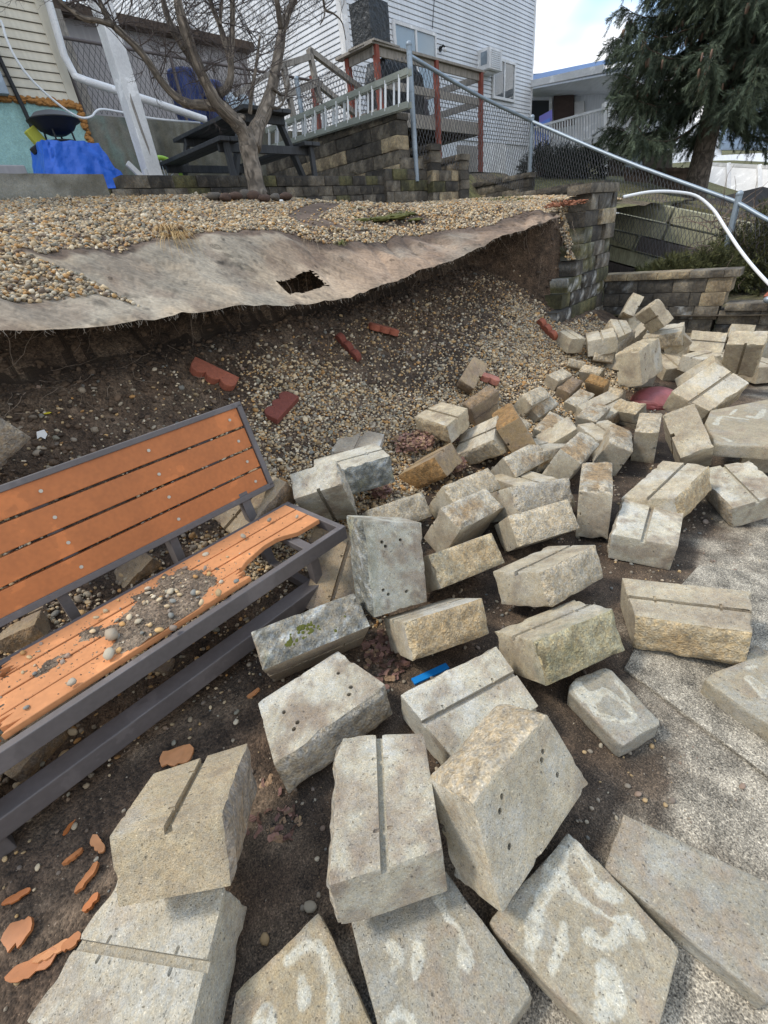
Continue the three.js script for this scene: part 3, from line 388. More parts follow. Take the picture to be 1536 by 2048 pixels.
function blockGeos(seed, W, D, H, il, ir, sty, flip) {
  const [cb, cf, rust, bloom, dirt] = STY[sty], g = baseBlock.clone(), p = g.attributes.position, hx = BW / 2, hy = BH / 2, hz = BD / 2, o = seed * 3.7, fx = flip ? -1 : 1;
  for (let i = 0; i < p.count; i++) {
    let x = p.getX(i) * fx, y = p.getY(i) * fx, z = p.getZ(i); const r = 0.004 + 0.03 * sstep(0.55, 0.74, fbm(x * 17 + o, y * 17, z * 17, 3));
    const cx = clamp(x, -hx + r, hx - r), cy = clamp(y, -hy + r, hy - r), cz = clamp(z, -hz + r, hz - r), dx = x - cx, dy = y - cy, dz = z - cz, l = Math.hypot(dx, dy, dz);
    if ((dx ? 1 : 0) + (dy ? 1 : 0) + (dz ? 1 : 0) > 1 && l > 0) { const k = Math.min(1, r / l); x = cx + dx * k; y = cy + dy * k; z = cz + dz * k; }
    const f = sstep(hz - 0.03, hz - 0.002, z), ed = Math.min(hx - Math.abs(x), hy - Math.abs(y));
    z += f * (0.020 * (fbm(x * 13 + o, y * 13, 1 + o, 3) - 0.45) + 0.012 * (fbm(x * 40 + o, y * 40, 4, 3) - 0.5) - 0.012 * (1 - sstep(0, 0.03, ed)));
    x += 0.003 * (fbm(y * 11 + o, z * 11, 3, 2) - 0.5); y += 0.003 * (fbm(x * 11 + o, z * 11, 7, 2) - 0.5);
    const t = (hz - z) / BD; x = x * W / BW; x += clamp(t, 0, 1) * (il * (0.5 - x / W) - ir * (0.5 + x / W)); p.setXYZ(i, x, y * H / BH, z * D / BD);
  }
  g.deleteAttribute('normal'); const cg = toCreasedNormals(g, 0.62), q = cg.attributes.position, n = cg.attributes.normal, A = [[], []], N = [[], []];
  for (let t = 0; t < q.count; t += 3) { let front = true; for (let k = 0; k < 3; k++) if (q.getZ(t + k) < D / 2 - 0.022 || Math.abs(q.getX(t + k)) > W / 2 + 0.01) front = false; if (front && Math.abs(n.getZ(t) + n.getZ(t + 1) + n.getZ(t + 2)) < 1.3) front = false;
    for (let k = 0; k < 3; k++) { A[front ? 1 : 0].push(q.getX(t + k), q.getY(t + k), q.getZ(t + k)); N[front ? 1 : 0].push(n.getX(t + k), n.getY(t + k), n.getZ(t + k)); } }
  return A.map((a, s) => { const b = new THREE.BufferGeometry(); b.setAttribute('position', new THREE.Float32BufferAttribute(a, 3)); b.setAttribute('normal', new THREE.Float32BufferAttribute(N[s], 3));
    const tint = mix(0.92, 1.06, h3(seed, 5, s)), rx = (h3(seed, 1, 1) - 0.5) * W * 0.5, ry = (h3(seed, 2, 1) - 0.5) * 0.05;
    paint(b, (x, y, z, nx, ny, nz) => { const a1 = fbm(x * 9 + o, y * 9, z * 9, 4), a2 = fbm(x * 26 + o, y * 26 + 3, z * 26, 4), a3 = fbm(x * 5 + o, y * 5 + 9, z * 5, 4), a4 = fbm(x * 60, y * 60 + o, z * 60, 3); let c = (s ? cf : cb).map(k => k * tint * mix(0.78, 1.18, a1));
      const put = (k, col) => { k = clamp(k); c = c.map((e, i) => mix(e, col[i], k)); };
      if (s) { put(rust * sstep(0.42, 0.6, a3 * 0.6 + a2 * 0.4 + 0.12 - Math.hypot((x - rx) / W, (y - ry) / H) * 0.32) * 0.85, [0.52, 0.31, 0.12]); put(sstep(0.62, 0.8, a4) * 0.35, [0.36, 0.27, 0.19]);
        if (sty === 'lichen' || sty === 'lichenS' || sty === 'moss') { put(sstep(0.48, 0.62, a2) * 0.75, [0.17, 0.18, 0.165]); put(sstep(0.6, 0.7, fbm(x * 38, y * 38 + o, 3, 3)) * 0.8, [0.85, 0.86, 0.8]); put(sstep(0.62, 0.74, a1) * 0.5, [0.55, 0.50, 0.25]); }
        if (sty === 'green') put(sstep(0.5, 0.66, a3) * 0.6, [0.28, 0.28, 0.16]); }
      else { put(bloom * sstep(0.53, 0.66, a3) * 0.9, [1.0, 0.98, 0.92]); put(rust * 0.35 * sstep(0.54, 0.72, a1), [0.62, 0.40, 0.18]); put(dirt * sstep(0.48, 0.6, (1 - a3) * 0.6 + a2 * 0.4) * 0.95, [0.50, 0.385, 0.295]); put(dirt * sstep(0.56, 0.68, fbm(x * 15 + o, y * 15 + 4, z * 15, 5)) * 0.9, [0.36, 0.26, 0.19]); put(sstep(0.66, 0.8, a4) * 0.35, [0.3, 0.24, 0.18]);
        if ((sty === 'lichenS' || sty === 'green') && z > D * 0.3) put(sstep(0.4, 0.6, a2) * 0.5, [0.42, 0.44, 0.34]); }
      return c; });
    return b; });
}
const table = [
['B1',-0.107,0.224,-0.681,0.41,4.666,-0.459,0.037,0.05,0.448,0.294,0.168,'pale',0],
['B2',-0.649,0.308,-0.701,-0.442,1.671,-0.468,0.027,0.077,0.403,0.284,0.172,'ochreS',0],
['B3',1.231,0.12,-1.341,-0.077,-0.511,0.086,-0.061,-0.04,0.386,0.282,0.172,'ochre',0],
['B4',-0.339,0.12,-1.112,-0.066,0.565,0.053,0.055,0.046,0.467,0.295,0.172,'pale',1],
['B5',-0.743,0.12,-0.445,0.076,-0.21,0.057,0.06,0.034,0.422,0.3,0.176,'greyS',0],
['B6',0.26,0.243,-0.71,0.631,3.213,1.783,-0.032,-0.07,0.344,0.286,0.19,'tan',1],
['B7',0.222,0.109,-1.057,-0.018,-2.746,-0.205,0.023,0.048,0.44,0.283,0.17,'pale',0],
['B9',0.164,0.147,-1.465,-0.631,0.386,-0.006,0.01,0.026,0.39,0.285,0.157,'ochre',0],
['B10',-0.016,0.394,-1.671,0.589,-1.114,-1.206,0.057,0.008,0.44,0.289,0.191,'lichenS',1],
['B11',-0.389,0.182,-1.448,0.562,1.635,2.83,0.016,0.029,0.469,0.295,0.166,'moss',0],
['B12',0.767,0.167,-1.686,-0.506,0.561,0.008,-0.012,0.001,0.417,0.292,0.17,'tan',0],
['B13',0.657,0.15,-1.292,-0.568,0.328,0.069,-0.016,-0.037,0.385,0.281,0.175,'green',0],
['B14',1.439,0.093,-2.019,0.008,-2.205,-0.073,0.025,0.035,0.421,0.314,0.162,'pale',0],
['B15',1.72,0.173,-2.276,-0.228,0.6,0.186,-0.055,-0.052,0.41,0.289,0.167,'ochre',0],
['B16',2.16,0.109,-2.286,0.336,-1.699,0.166,0.051,0.021,0.409,0.28,0.163,'pale',0],
['B17',2.094,0.271,-2.727,-2.208,1.217,0.504,0.029,0.022,0.463,0.316,0.184,'tan',0],
['B19',2.692,0.309,-3.422,0.445,0.46,0.177,-0.039,-0.024,0.454,0.319,0.181,'warm',0],
['B20',3.597,0.35,-4.246,0.893,0.446,1.992,0.018,0.017,0.429,0.29,0.17,'warm',0],
['B21',3.518,0.195,-4.684,-0.053,-2.776,-0.133,0.045,0.016,0.359,0.226,0.146,'warm',0],
['B22',3.978,0.226,-5.277,-0.159,2.38,1.006,0.01,0.019,0.353,0.219,0.133,'warm',0],
['B23',3.455,0.306,-5.099,0.597,-2.962,2.655,0.011,0.093,0.296,0.227,0.134,'warm',0],
['B24',2.696,0.343,-4.429,3.962,-1.067,-1.503,-0.015,-0.039,0.486,0.343,0.221,'warm',0],
['G1',0.456,0.186,-2.212,-1.081,0.692,0.258,0.02,0.025,0.422,0.29,0.166,'stain',0],
['G2',0.525,0.164,-2.535,0.931,1.46,2.857,0.025,0.025,0.415,0.281,0.164,'tan',0],
['G3',0.894,0.182,-2.367,-0.609,0.389,-0.052,0.025,0.025,0.446,0.303,0.182,'pale',0],
['G4',0.831,0.157,-2.111,0.45,1.184,2.965,0.025,0.051,0.398,0.278,0.175,'tan',0],
['G5',0.323,0.175,-1.845,-0.742,0.53,0.054,0.025,0.025,0.419,0.286,0.168,'ochre',0],
['A6',1.02,0.124,-2.965,0.88,1.299,3.005,0.025,0.077,0.374,0.248,0.168,'stain',0],
['B33',1.371,0.149,-2.886,-1.057,0.802,0.404,0.015,0.025,0.436,0.299,0.169,'stain',0],
['B25',1.924,0.21,-4.547,-1.142,0.686,0.374,0.069,0.026,0.328,0.188,0.14,'tan',0],
['B26',2.006,0.122,-4.444,1.091,2.056,2.83,0.025,0.078,0.33,0.202,0.142,'brown',0],
['B27',2.018,0.049,-4.226,-1.202,0.591,0.55,0.084,0.025,0.356,0.202,0.157,'stain',0],
['B28',2.497,0.019,-4.445,-1.203,1.057,2.001,0.058,-0.034,0.244,0.169,0.108,'tan',0],
['B29',1.95,0.058,-3.777,-1.3,0.632,0.578,0.08,0.025,0.379,0.216,0.17,'stain',0],
['B30',2.331,0.062,-3.819,-1.394,1.207,1.869,0.087,-0.055,0.281,0.197,0.139,'warm',0],
['B31',2.15,0.083,-3.251,1.333,2.575,2.518,0.025,0.024,0.414,0.277,0.16,'tan',0],
['B32',1.798,0.098,-3.087,1.674,1.892,2.732,0.025,0.043,0.406,0.241,0.173,'stain',0],
['B34',1.462,0.09,-3.545,1.282,1.988,2.812,0.025,0.084,0.376,0.231,0.173,'stain',0],
['B35',1.147,0.1,-3.544,1.081,1.683,3.097,0.025,0.091,0.343,0.224,0.155,'tan',0],
['B36',1.558,0.111,-4.032,0.957,1.408,3.051,0.025,0.072,0.335,0.218,0.142,'stain',0],
['B37',1.478,0.217,-4.024,1.073,1.447,2.914,0.025,0.073,0.336,0.207,0.143,'tan',0],
['B38',0.827,0.211,-3.26,0.255,-0.548,0.645,0.025,0.025,0.407,0.277,0.161,'tan',0],
['B40',1.284,0.166,-2.318,-1.48,0.908,0.832,0.014,0.025,0.455,0.317,0.174,'stain',0],
['B41',-0.337,0.374,-2.404,1.627,1.05,1.661,0.019,0.015,0.422,0.293,0.17,'pale',0],
['B42',-0.187,0.379,-2.678,-0.068,0.21,0.066,0.051,0.014,0.502,0.32,0.187,'lichen',0],
['B44',0.564,0.355,-3.45,0.18,-0.99,0.119,0.055,0.044,0.397,0.28,0.155,'warm',0],
['B45',0.93,0.367,-3.698,-0.257,-1.526,-2.139,0.014,0.051,0.312,0.196,0.12,'brown',0],
['B46',1.069,0.293,-3.231,2.809,-1.428,-2.238,0.025,0.025,0.445,0.3,0.177,'rust',0],
['B47',0.376,0.18,-2.986,-0.161,-0.697,0.568,0.025,0.025,0.417,0.281,0.163,'rust',0],
['B48',0.037,0.169,-2.372,-0.717,0.61,0.095,0.025,0.025,0.423,0.285,0.165,'tan',0],
['D1',2.828,0.299,-5.344,-0.537,-0.596,-0.158,0.01,0.008,0.198,0.143,0.081,'tan',0],
['D2',2.611,0.272,-5.022,-0.188,0.48,2.86,0.002,0.042,0.218,0.164,0.097,'tan',0],
['D3',2.245,0.268,-4.876,-0.049,0.636,2.72,0.015,0.038,0.194,0.141,0.081,'tan',0],
['D4',2.335,0.225,-4.613,-0.891,-0.918,-0.549,-0.044,0.061,0.235,0.152,0.099,'tan',0],
['D5',2.266,0.199,-4.331,-0.75,-0.891,-0.587,-0.033,0.08,0.22,0.156,0.1,'rust',0],
['D8',2.649,0.413,-5.138,-0.126,1.192,0.112,0.023,0.023,0.436,0.294,0.172,'tan',0],
['D9',2.937,0.46,-5.32,-1.157,4.221,1.688,0.042,0.083,0.291,0.202,0.122,'tan',0],
['D10',3.363,0.6,-5.909,1.509,0.452,-1.303,0.025,0.025,0.367,0.248,0.137,'tan',0],
['D11',3.186,0.643,-5.156,2.513,-1.566,-1.884,0.034,0.023,0.321,0.198,0.127,'tan',0],
['D14',2.305,0.485,-5.164,0.274,1.803,0.074,0.018,0.029,0.28,0.183,0.103,'tan',0],
['D13',3.382,0.382,-5.16,0.153,-0.699,0.27,0.009,0.014,0.379,0.263,0.154,'tan',0],
['D15',4.344,0.274,-5.261,2.64,-0.567,-1.301,0.025,0.023,0.367,0.234,0.146,'tan',0],
['A1',0.936,0.473,-4.141,1.328,0.317,-1.715,0.025,0.025,0.395,0.267,0.152,'brown',0],
['C43',-0.128,0.328,-3.221,0.281,4.452,0.453,0.055,0.066,0.462,0.333,0.097,'glue',0]
];
const grooved = 'B1 B7 B14 B15 B16 B19 B20 B22 D8 D9 D11 D13 D15 B44'.split(' ');
const special = {
  G5: 'ochre-faced block between the upright pin-hole block and the speckled block', G1: 'block with a brown smudge on its rough face, tilted over the ochre-faced block', G2: 'plain rough-faced block tucked behind the brown-smudged block', G3: 'pale rough-faced block partly covered by the tan one in front of it', G4: 'tan rough-faced block overlapping a pale one, above bare soil', A6: 'rough-faced block stained orange-brown on one half and pale on the other', B38: 'pale rough-faced block edged by dead leaves', B48: 'plain rough-faced block behind the upright pin-hole block', D5: 'rust-orange block half buried in gravel among grey ones', B32: 'block with a broken orange-stained top leaning over the patio edge', B20: 'grooved block tilted on its edge beside the overgrown ground', B19: 'grooved block lying across the row beside the red ball',
  B1: 'pale block with its straight channel up, tipped on a glue-marked cap slab', B2: 'block with warm yellow side, channel up, leaning on another block', B3: 'long block with a white-streaked top and ochre rough face, alone on the patio', B4: 'pale block lying flat with a cluster of pin holes up', B5: 'block lying flat with two pin slots crossing its channel, under a tilted block',
  B6: 'block balanced on one corner showing pin holes and a dark stain', B7: 'grooved block with white patches, pinned under the tilted block with pin holes', B10: 'block standing upright with two pin holes beside the end of the bench', B11: 'block with a dark lichen face and green moss, resting against the bench', B17: 'upright block with white bloom and a notch in its edge', B24: 'large tan block standing on end above the red ball', B40: 'tall narrow upright block with a brown stained top at the edge of the patio',
  B42: 'block with a grey lichen-covered face lying on the gravel', C43: 'cap slab with dried glue streaks lying on the gravel', B13: 'block with a greenish rough face and a pale streaked top', B9: 'block with an ochre rough face under the upright block', B41: 'pale block with a dark dirt patch behind the end of the bench', B44: 'broken tan block lying alone on the gravel slope', B45: 'dirty brown block leaning against the broken tan block', B12: 'block with a speckled rough face and a chipped channel, on bare soil', B15: 'grooved block with a coarse ochre face propped on another grooved block', B14: 'grooved block with white bands, under the propped ochre-faced block', B16: 'grooved block beside a raised cap slab, tilted toward the patio', A1: 'brown soiled block half buried in gravel', B46: 'rust brown block face showing through dead leaves', B47: 'rust brown block face beside leaf litter', B2b: '' };
const blockOf = {};
table.forEach(([id, x, y, z, wx, wy, wz, il, ir, W, D, H, sty, flip], k) => {
  { const a = Math.hypot(wx, wy, wz), q = new THREE.Quaternion().setFromAxisAngle(V3(wx / a, wy / a, wz / a), a), grow = (ax, d) => { const w = ax.applyQuaternion(q); x -= w.x * d / 2; y -= w.y * d / 2; z -= w.z * d / 2; }, fz = V3(0, 0, 1).applyQuaternion(q).y, fy = V3(0, 1, 0).applyQuaternion(q).y; if (fz > 0.6 && D < 0.28) { grow(V3(0, 0, 1), 0.28 - D); D = 0.28; } else if (fy > 0.6 && H < 0.16 && id !== 'C43') { grow(V3(0, 1, 0), 0.16 - H); H = 0.16; } }   // a block only part of which shows goes on into the heap
  const cap = id === 'C43', gr = grooved.includes(id), far = ['D', 'E'].includes(id[0]);
  const label = special[id] || (gr ? 'tan fallen block with its channel up in the heap by the standing wall' : far ? 'tan fallen block half buried in gravel near the standing wall' : 'fallen block lying rough face up in the toppled row'), group = special[id] ? undefined : gr ? 'grooved blocks in the heap' : far ? 'half buried blocks' : 'toppled row of blocks';
  const t = thing(cap ? 'cap_slab' : 'wall_block', label, cap ? 'slab' : 'block', V3(x, y, z), 0, group), a = Math.hypot(wx, wy, wz); t.quaternion.setFromAxisAngle(V3(wx / a, wy / a, wz / a), a);
  const [g0, g1] = blockGeos(k + 1, W, D, H, il, ir, sty, flip); mesh('body', g0, M.conc, t); mesh('split_face', g1, M.split, t); blockOf[id] = t;
});
// moss cushions on the dark block
{ const t = blockOf.B11, r = rng(31); const gs = []; for (const [x, y, n, sp] of [[0.02, 0.0, 70, 0.055], [0.1, 0.03, 22, 0.022], [-0.13, 0.0, 22, 0.025], [-0.1, 0.045, 10, 0.02]]) for (let i = 0; i < n; i++) { const a = r() * 6.28, d = Math.sqrt(r()) * sp, g = prep(new THREE.IcosahedronGeometry(mix(0.005, 0.012, r()), 1)); g.scale(1, 1, 0.6); g.translate(x + Math.cos(a) * d * 1.6, y + Math.sin(a) * d * 0.6, 0.143); gs.push(g); } mesh('moss', gs, std([0.075, 0.08, 0.012], { roughness: 1 }), t); }
// flat cap slabs, outlines taken where their tops lie
function slab(pts, h, th, label, sty, seed, group) {
  const q = pts.map(([x, y, dy = 0]) => atY(x, y, h + dy)), c = q.reduce((a, b) => a.add(b), V3(0, 0, 0)).multiplyScalar(1 / q.length), loc = q.map(p => [p.x - c.x, p.z - c.z, p.y]);
  const A = loc.map(p => [p[0], p[1], p[2]]); // plane fit through the corner heights
  let sx = 0, sz = 0, sxx = 0, szz = 0, sxz = 0, sy = 0; A.forEach(([x, z, y]) => { sxx += x * x; szz += z * z; sxz += x * z; sx += x * (y - c.y); sz += z * (y - c.y); }); const det = sxx * szz - sxz * sxz, ax = (sx * szz - sz * sxz) / det, az = (sz * sxx - sx * sxz) / det;
  const s = new THREE.Shape(loc.map(p => new THREE.Vector2(p[0], -p[1]))), g0 = new THREE.ExtrudeGeometry(s, { depth: th - 0.012, bevelEnabled: true, bevelThickness: 0.006, bevelSize: 0.006, bevelOffset: -0.006, bevelSegments: 2 }); g0.rotateX(-Math.PI / 2); g0.translate(0, -th + 0.006, 0);
  let g = prep(g0); // tessellate
  const tess = geo => { const p = geo.attributes.position, out = []; const rec = (a, b, cc, d) => { const l = Math.max(a.distanceTo(b), b.distanceTo(cc), cc.distanceTo(a)); if (l < 0.0085 || d > 13 || (a.y < -0.02 && b.y < -0.02 && cc.y < -0.02 && l < 0.04)) { out.push(a, b, cc); return; } const ab = a.distanceTo(b), bc = b.distanceTo(cc); if (ab >= bc && ab >= cc.distanceTo(a)) { const m = a.clone().lerp(b, 0.5); rec(a, m, cc, d + 1); rec(m, b, cc, d + 1); } else if (bc >= cc.distanceTo(a)) { const m = b.clone().lerp(cc, 0.5); rec(a, b, m, d + 1); rec(a, m, cc, d + 1); } else { const m = cc.clone().lerp(a, 0.5); rec(a, b, m, d + 1); rec(m, b, cc, d + 1); } };
    for (let t = 0; t < p.count; t += 3) rec(V3().fromBufferAttribute(p, t), V3().fromBufferAttribute(p, t + 1), V3().fromBufferAttribute(p, t + 2), 0); const o = new THREE.BufferGeometry(); o.setAttribute('position', new THREE.Float32BufferAttribute(out.flatMap(v => [v.x, v.y, v.z]), 3)); return o; };
  g = tess(g); { const p = g.attributes.position; for (let i = 0; i < p.count; i++) { const x = p.getX(i), y = p.getY(i), z = p.getZ(i); p.setXYZ(i, x + 0.008 * (fbm(x * 20 + seed, y * 30, z * 20, 3) - 0.5), y + 0.004 * (fbm(x * 14, seed, z * 14, 3) - 0.5) + ax * x + az * z, z + 0.008 * (fbm(x * 20, y * 30 + seed, z * 20, 3) - 0.5)); } }
  g = toCreasedNormals(g, 0.7); const cb = STY[sty][0].map(k => k * 0.72); paint(g, (x, y, z, nx, ny) => { const a = fbm(x * 6 + seed, y * 6, z * 6, 4), b = fbm(x * 22, y * 22 + seed, z * 22, 4); let cc = cb.map(k => k * mix(0.82, 1.1, a)); const k = sstep(0.5, 0.68, a * 0.5 + b * 0.5) * 0.55; cc = cc.map((e, i) => mix(e, [0.52, 0.40, 0.30][i], k)); const w = sstep(0.55, 0.7, fbm(x * 11 + seed, 2, z * 11, 4)) * 0.35; return cc.map((e, i) => mix(e, [0.62, 0.62, 0.58][i], w)); });
  const t = thing('cap_slab', label, 'slab', c, 0, group); mesh('body', g, M.conc, t);
  t.userData._pl = [c, ax, az, h]; return t;
}
function glueOn(t, blobs, seed) { // dried adhesive: slightly raised, cream patches with their own outline along the slab top
  const [c, ax, az, h] = t.userData._pl; delete t.userData._pl; if (!blobs.length) return; const g = t.children[0].geometry, p = g.attributes.position, n = g.attributes.normal, col = g.attributes.color;
  const paths = blobs.map(([path, w]) => { const pts = path.map(([x, y]) => atY(x, y, h)).map(q => V3(q.x - c.x, 0, q.z - c.z)), cv = pts.length > 2 ? spline(pts, 22) : Array.from({ length: 13 }, (_, i) => pts[0].clone().lerp(pts[pts.length - 1], i / 12)); return cv.map((q, i) => { const s = i / (cv.length - 1); return [q.x, q.z, (Array.isArray(w) ? lerpTab(w.map((_, k) => k / (w.length - 1)), w, s) : w)]; }); });
  for (let i = 0; i < p.count; i++) { if (n.getY(i) < 0.8 || p.getY(i) - ax * p.getX(i) - az * p.getZ(i) < -0.02) continue; const x = p.getX(i), z = p.getZ(i); let d = 1; for (const a of paths) for (const q of a) d = Math.min(d, Math.hypot(x - q[0], z - q[1]) - q[2]); d += 0.014 * (fbm(x * 55 + seed, 1, z * 55, 3) - 0.5); const k = 1 - sstep(-0.002, 0.002, d), ring = Math.exp(-Math.pow((d + 0.004) / 0.004, 2)), hole = sstep(0.5, 0.62, fbm(x * 34, seed, z * 34, 4)); const a = k * mix(0.85, 0.3, hole * (1 - ring)); if (a < 0.01) continue; const C = [0.93, 0.88, 0.74]; col.setXYZ(i, mix(col.getX(i), C[0], a), mix(col.getY(i), C[1], a), mix(col.getZ(i), C[2], a)); p.setY(i, p.getY(i) + 0.002 * k); }
  g.computeVertexNormals(); const cg = toCreasedNormals(g, 0.7); t.children[0].geometry = cg; }
const Lp = (x, y) => [1136 + x / 3.84, 1120 + y / 3.84], Op = (x, y) => [860 + x / 3.072, 1600 + y / 3.072], Np = (x, y) => [440 + x / 3.072, 1700 + y / 3.072], Qp = (x, y) => [1136 + x / 3.7375, 1500 + y / 3.7375], Cp = (x, y) => [1236 + x / 5.12, 720 + y / 5.12];
glueOn(slab([Lp(10, 960), Lp(60, 905), Lp(290, 822), Lp(340, 845), Lp(705, 1238), Lp(700, 1262), Lp(420, 1420), Lp(385, 1405), Lp(5, 1015)], 0.085, 0.08, 'cap slab with white glue swirls beside the greenish-faced block', 'greyS', 91), [[[Lp(70, 960), Lp(150, 1060), Lp(300, 1010), Lp(360, 1060)], [0.02, 0.03, 0.014, 0.012]], [[Lp(150, 1070), Lp(230, 1180), Lp(350, 1220)], [0.018, 0.012, 0.01]], [[Lp(360, 1050), Lp(440, 1120), Lp(500, 1200), Lp(420, 1250)], [0.01, 0.014, 0.012, 0.008]], [[Lp(370, 940), Lp(430, 1010), Lp(470, 1090)], [0.006, 0.008, 0.005]]], 1);
glueOn(slab([Lp(1055, 915), Lp(1110, 865), Lp(1350, 770), Lp(1440, 645), Lp(1900, 880), Lp(1780, 1420), Lp(1536, 1262), Lp(1075, 945)], 0.09, 0.085, 'tan cap slab with a round glue spot beside the long streaked block', 'tan', 92), [[[Lp(1400, 920), Lp(1470, 980), Lp(1500, 1050)], [0.022, 0.026, 0.012]], [[Lp(1380, 830), Lp(1450, 815)], [0.006, 0.006]]], 2);
glueOn(slab([Qp(415, 470), Qp(1495, 990), Qp(2000, 1240), Qp(1900, 1700), Qp(1480, 1878), Qp(290, 905), Qp(275, 870)], 0.07, 0.068, 'long grey-brown slab at the edge of the speckled paving', 'greyS', 93), [], 3);
glueOn(slab([Op(368, 745), Op(385, 715), Op(700, 375), Op(850, 200), Op(930, 265), Op(1525, 895), Op(1536, 930), Op(1320, 1720), Op(1240, 1660), Op(400, 800)], 0.09, 0.085, 'tan cap slab with large cream glue marks, under the corner-balanced block', 'tan', 94), [[[Op(800, 330), Op(760, 450), Op(690, 600), Op(640, 780), Op(610, 940)], [0.025, 0.03, 0.014, 0.022, 0.012]], [[Op(830, 480), Op(900, 590), Op(1000, 660), Op(1120, 730), Op(1240, 760), Op(1320, 850)], [0.012, 0.012, 0.008, 0.004, 0.02, 0.006]], [[Op(1010, 520), Op(1080, 560), Op(1150, 600)], [0.014, 0.022, 0.014]], [[Op(820, 780), Op(800, 900), Op(750, 1040)], [0.012, 0.018, 0.008]], [[Op(980, 840), Op(1070, 880), Op(1170, 830)], [0.018, 0.012, 0.018]], [[Op(1090, 1060), Op(1110, 1200), Op(1040, 1320)], [0.025, 0.034, 0.016]], [[Op(880, 250), Op(960, 380), Op(1020, 480)], [0.02, 0.014, 0.006]]], 4);
glueOn(slab([[690, 1796], [893, 1742], [1058, 1972], [1064, 1994], [1018, 2050], [930, 2140], [772, 2120]], 0.09, 0.085, 'grey cap slab with pale footprint-like glue marks under the channel-up block', 'greyS', 95), [[[Np(1050, 590), Np(1090, 640), Np(1070, 720)], [0.012, 0.018, 0.008]], [[Np(1215, 600), Np(1215, 690), Np(1205, 780)], [0.012, 0.018, 0.008]], [[Np(1350, 300), Np(1390, 400), Np(1470, 480), Np(1490, 580), Np(1505, 670)], [0.016, 0.008, 0.008, 0.012, 0.022]], [[Np(1040, 1050), Np(1110, 980), Np(1180, 1050)], [0.008, 0.01, 0.008]]], 5);
glueOn(slab([[638, 1824], [645, 1834], [752, 2065], [790, 2150], [480, 2170], [457, 2060], [470, 1985]], 0.085, 0.08, 'reddish tan cap slab with faint glue rings, wedge shaped corner toward the soil', 'ochreS', 96), [[[Np(420, 680), Np(500, 610), Np(600, 590), Np(660, 700), Np(690, 900), Np(690, 1060)], [0.01, 0.014, 0.012, 0.01, 0.014, 0.016]], [[Np(230, 1050), Np(280, 1000), Np(320, 1040)], [0.014, 0.02, 0.014]], [[Np(500, 800), Np(520, 920)], [0.012, 0.016]]], 6);
glueOn(slab([Cp(950, 515, 0), Cp(1536, 400), Cp(1690, 385), Cp(1720, 905), Cp(985, 862), Cp(975, 800), Cp(890, 645)], 0.3, 0.085, 'cap slab with looping white glue lines, raised over a dark gap', 'warm', 97), [[[Cp(1000, 660), Cp(1060, 580), Cp(1180, 590), Cp(1330, 610)], [0.02, 0.012, 0.012, 0.01]], [[Cp(1340, 580), Cp(1420, 590), Cp(1490, 510)], [0.02, 0.024, 0.016]], [[Cp(1080, 800), Cp(1140, 830)], [0.016, 0.014]], [[Cp(1150, 560), Cp(1210, 510)], [0.008, 0.01]]], 7);
// a prop block hidden under the raised slab, and blocks under and behind the bench
function plainBlock(p, e, sty, seed, label, group) { const t = thing('wall_block', label, 'block', p, 0, group); t.rotation.set(...e); const [a, b] = blockGeos(seed, BW, BD, BH, 0.025, 0.025, sty, 0); mesh('body', a, M.conc, t); mesh('split_face', b, M.split, t); return t; }
{ const c = atY(...Cp(1500, 640), 0.3); plainBlock(V3(c.x + 0.1, 0.08, c.z + 0.0), [0, 0.9, 0], 'tan', 201, 'block propping up the glue-lined slab, in its shadow'); }
const Zp = (x, y) => [x / 2.1333, 960 + y / 2.1333];
{ const lab = 'soiled block fallen behind and under the bench', gr = 'blocks under the bench'; const at = (x, y, v, e, s, k) => plainBlock(atV(...Zp(x, y), v), e, s, k, lab, gr);
  at(500, 430, 2.42, [0.5, TH, 0.1], 'brown', 211); at(230, 640, 2.4, [0.2, TH + 0.2, -0.1], 'greyS', 212); at(40, 690, 2.4, [-0.1, TH - 0.5, 0.2], 'brown', 213); at(640, 880, 1.95, [1.2, TH + 0.5, 0.3], 'brown', 214); at(970, 620, 1.98, [1.2, TH + 0.1, -0.3], 'brown', 215); at(560, 930, 2.2, [0.3, TH + 1.1, 0.1], 'brown', 216); at(1420, 360, 1.86, [0.9, TH + 0.5, 0.6], 'brown', 217); at(1090, 120, 2.18, [0.3, TH, 0.3], 'brown', 218); at(200, 1030, 1.95, [0.2, TH + 0.4, 0], 'brown', 219); at(780, 620, 2.3, [0.2, TH + 0.4, 0], 'brown', 220); }
plainBlock(atV(-70, 905, 2.75), [0.4, TH + 0.1, 0.2], 'greyS', 221, 'grey block half sunk in the soil behind the bench back');
{ const r = rng(303), spots = [[3.35, 1.25], [3.75, 1.1], [4.3, 1.3], [5.35, 1.3], [5.6, 1.5], [5.9, 1.15], [6.3, 1.5], [6.6, 1.2], [6.4, 0.85], [5.5, 0.72], [6.9, 0.95], [5.9, 1.75], [6.55, 1.75], [2.6, 1.2], [3.1, 1.3], [6.75, 0.45], [6.2, 0.4]]; spots.forEach(([u, v], i) => plainBlock(P(u + (r() - 0.5) * 0.1, v + (r() - 0.5) * 0.1, Math.max(low(u, v), 0) + mix(0.03, 0.1, r())), [(r() - 0.5) * 0.7 - (i % 3 === 0 ? 1.4 : 0), TH + 0.6 + (r() - 0.5) * 2, (r() - 0.5) * 0.6], ['tan', 'warm', 'stain', 'pale'][i % 4], 310 + i, 'tan block filling the bottom of the toppled heap', 'blocks at the bottom of the heap')); }
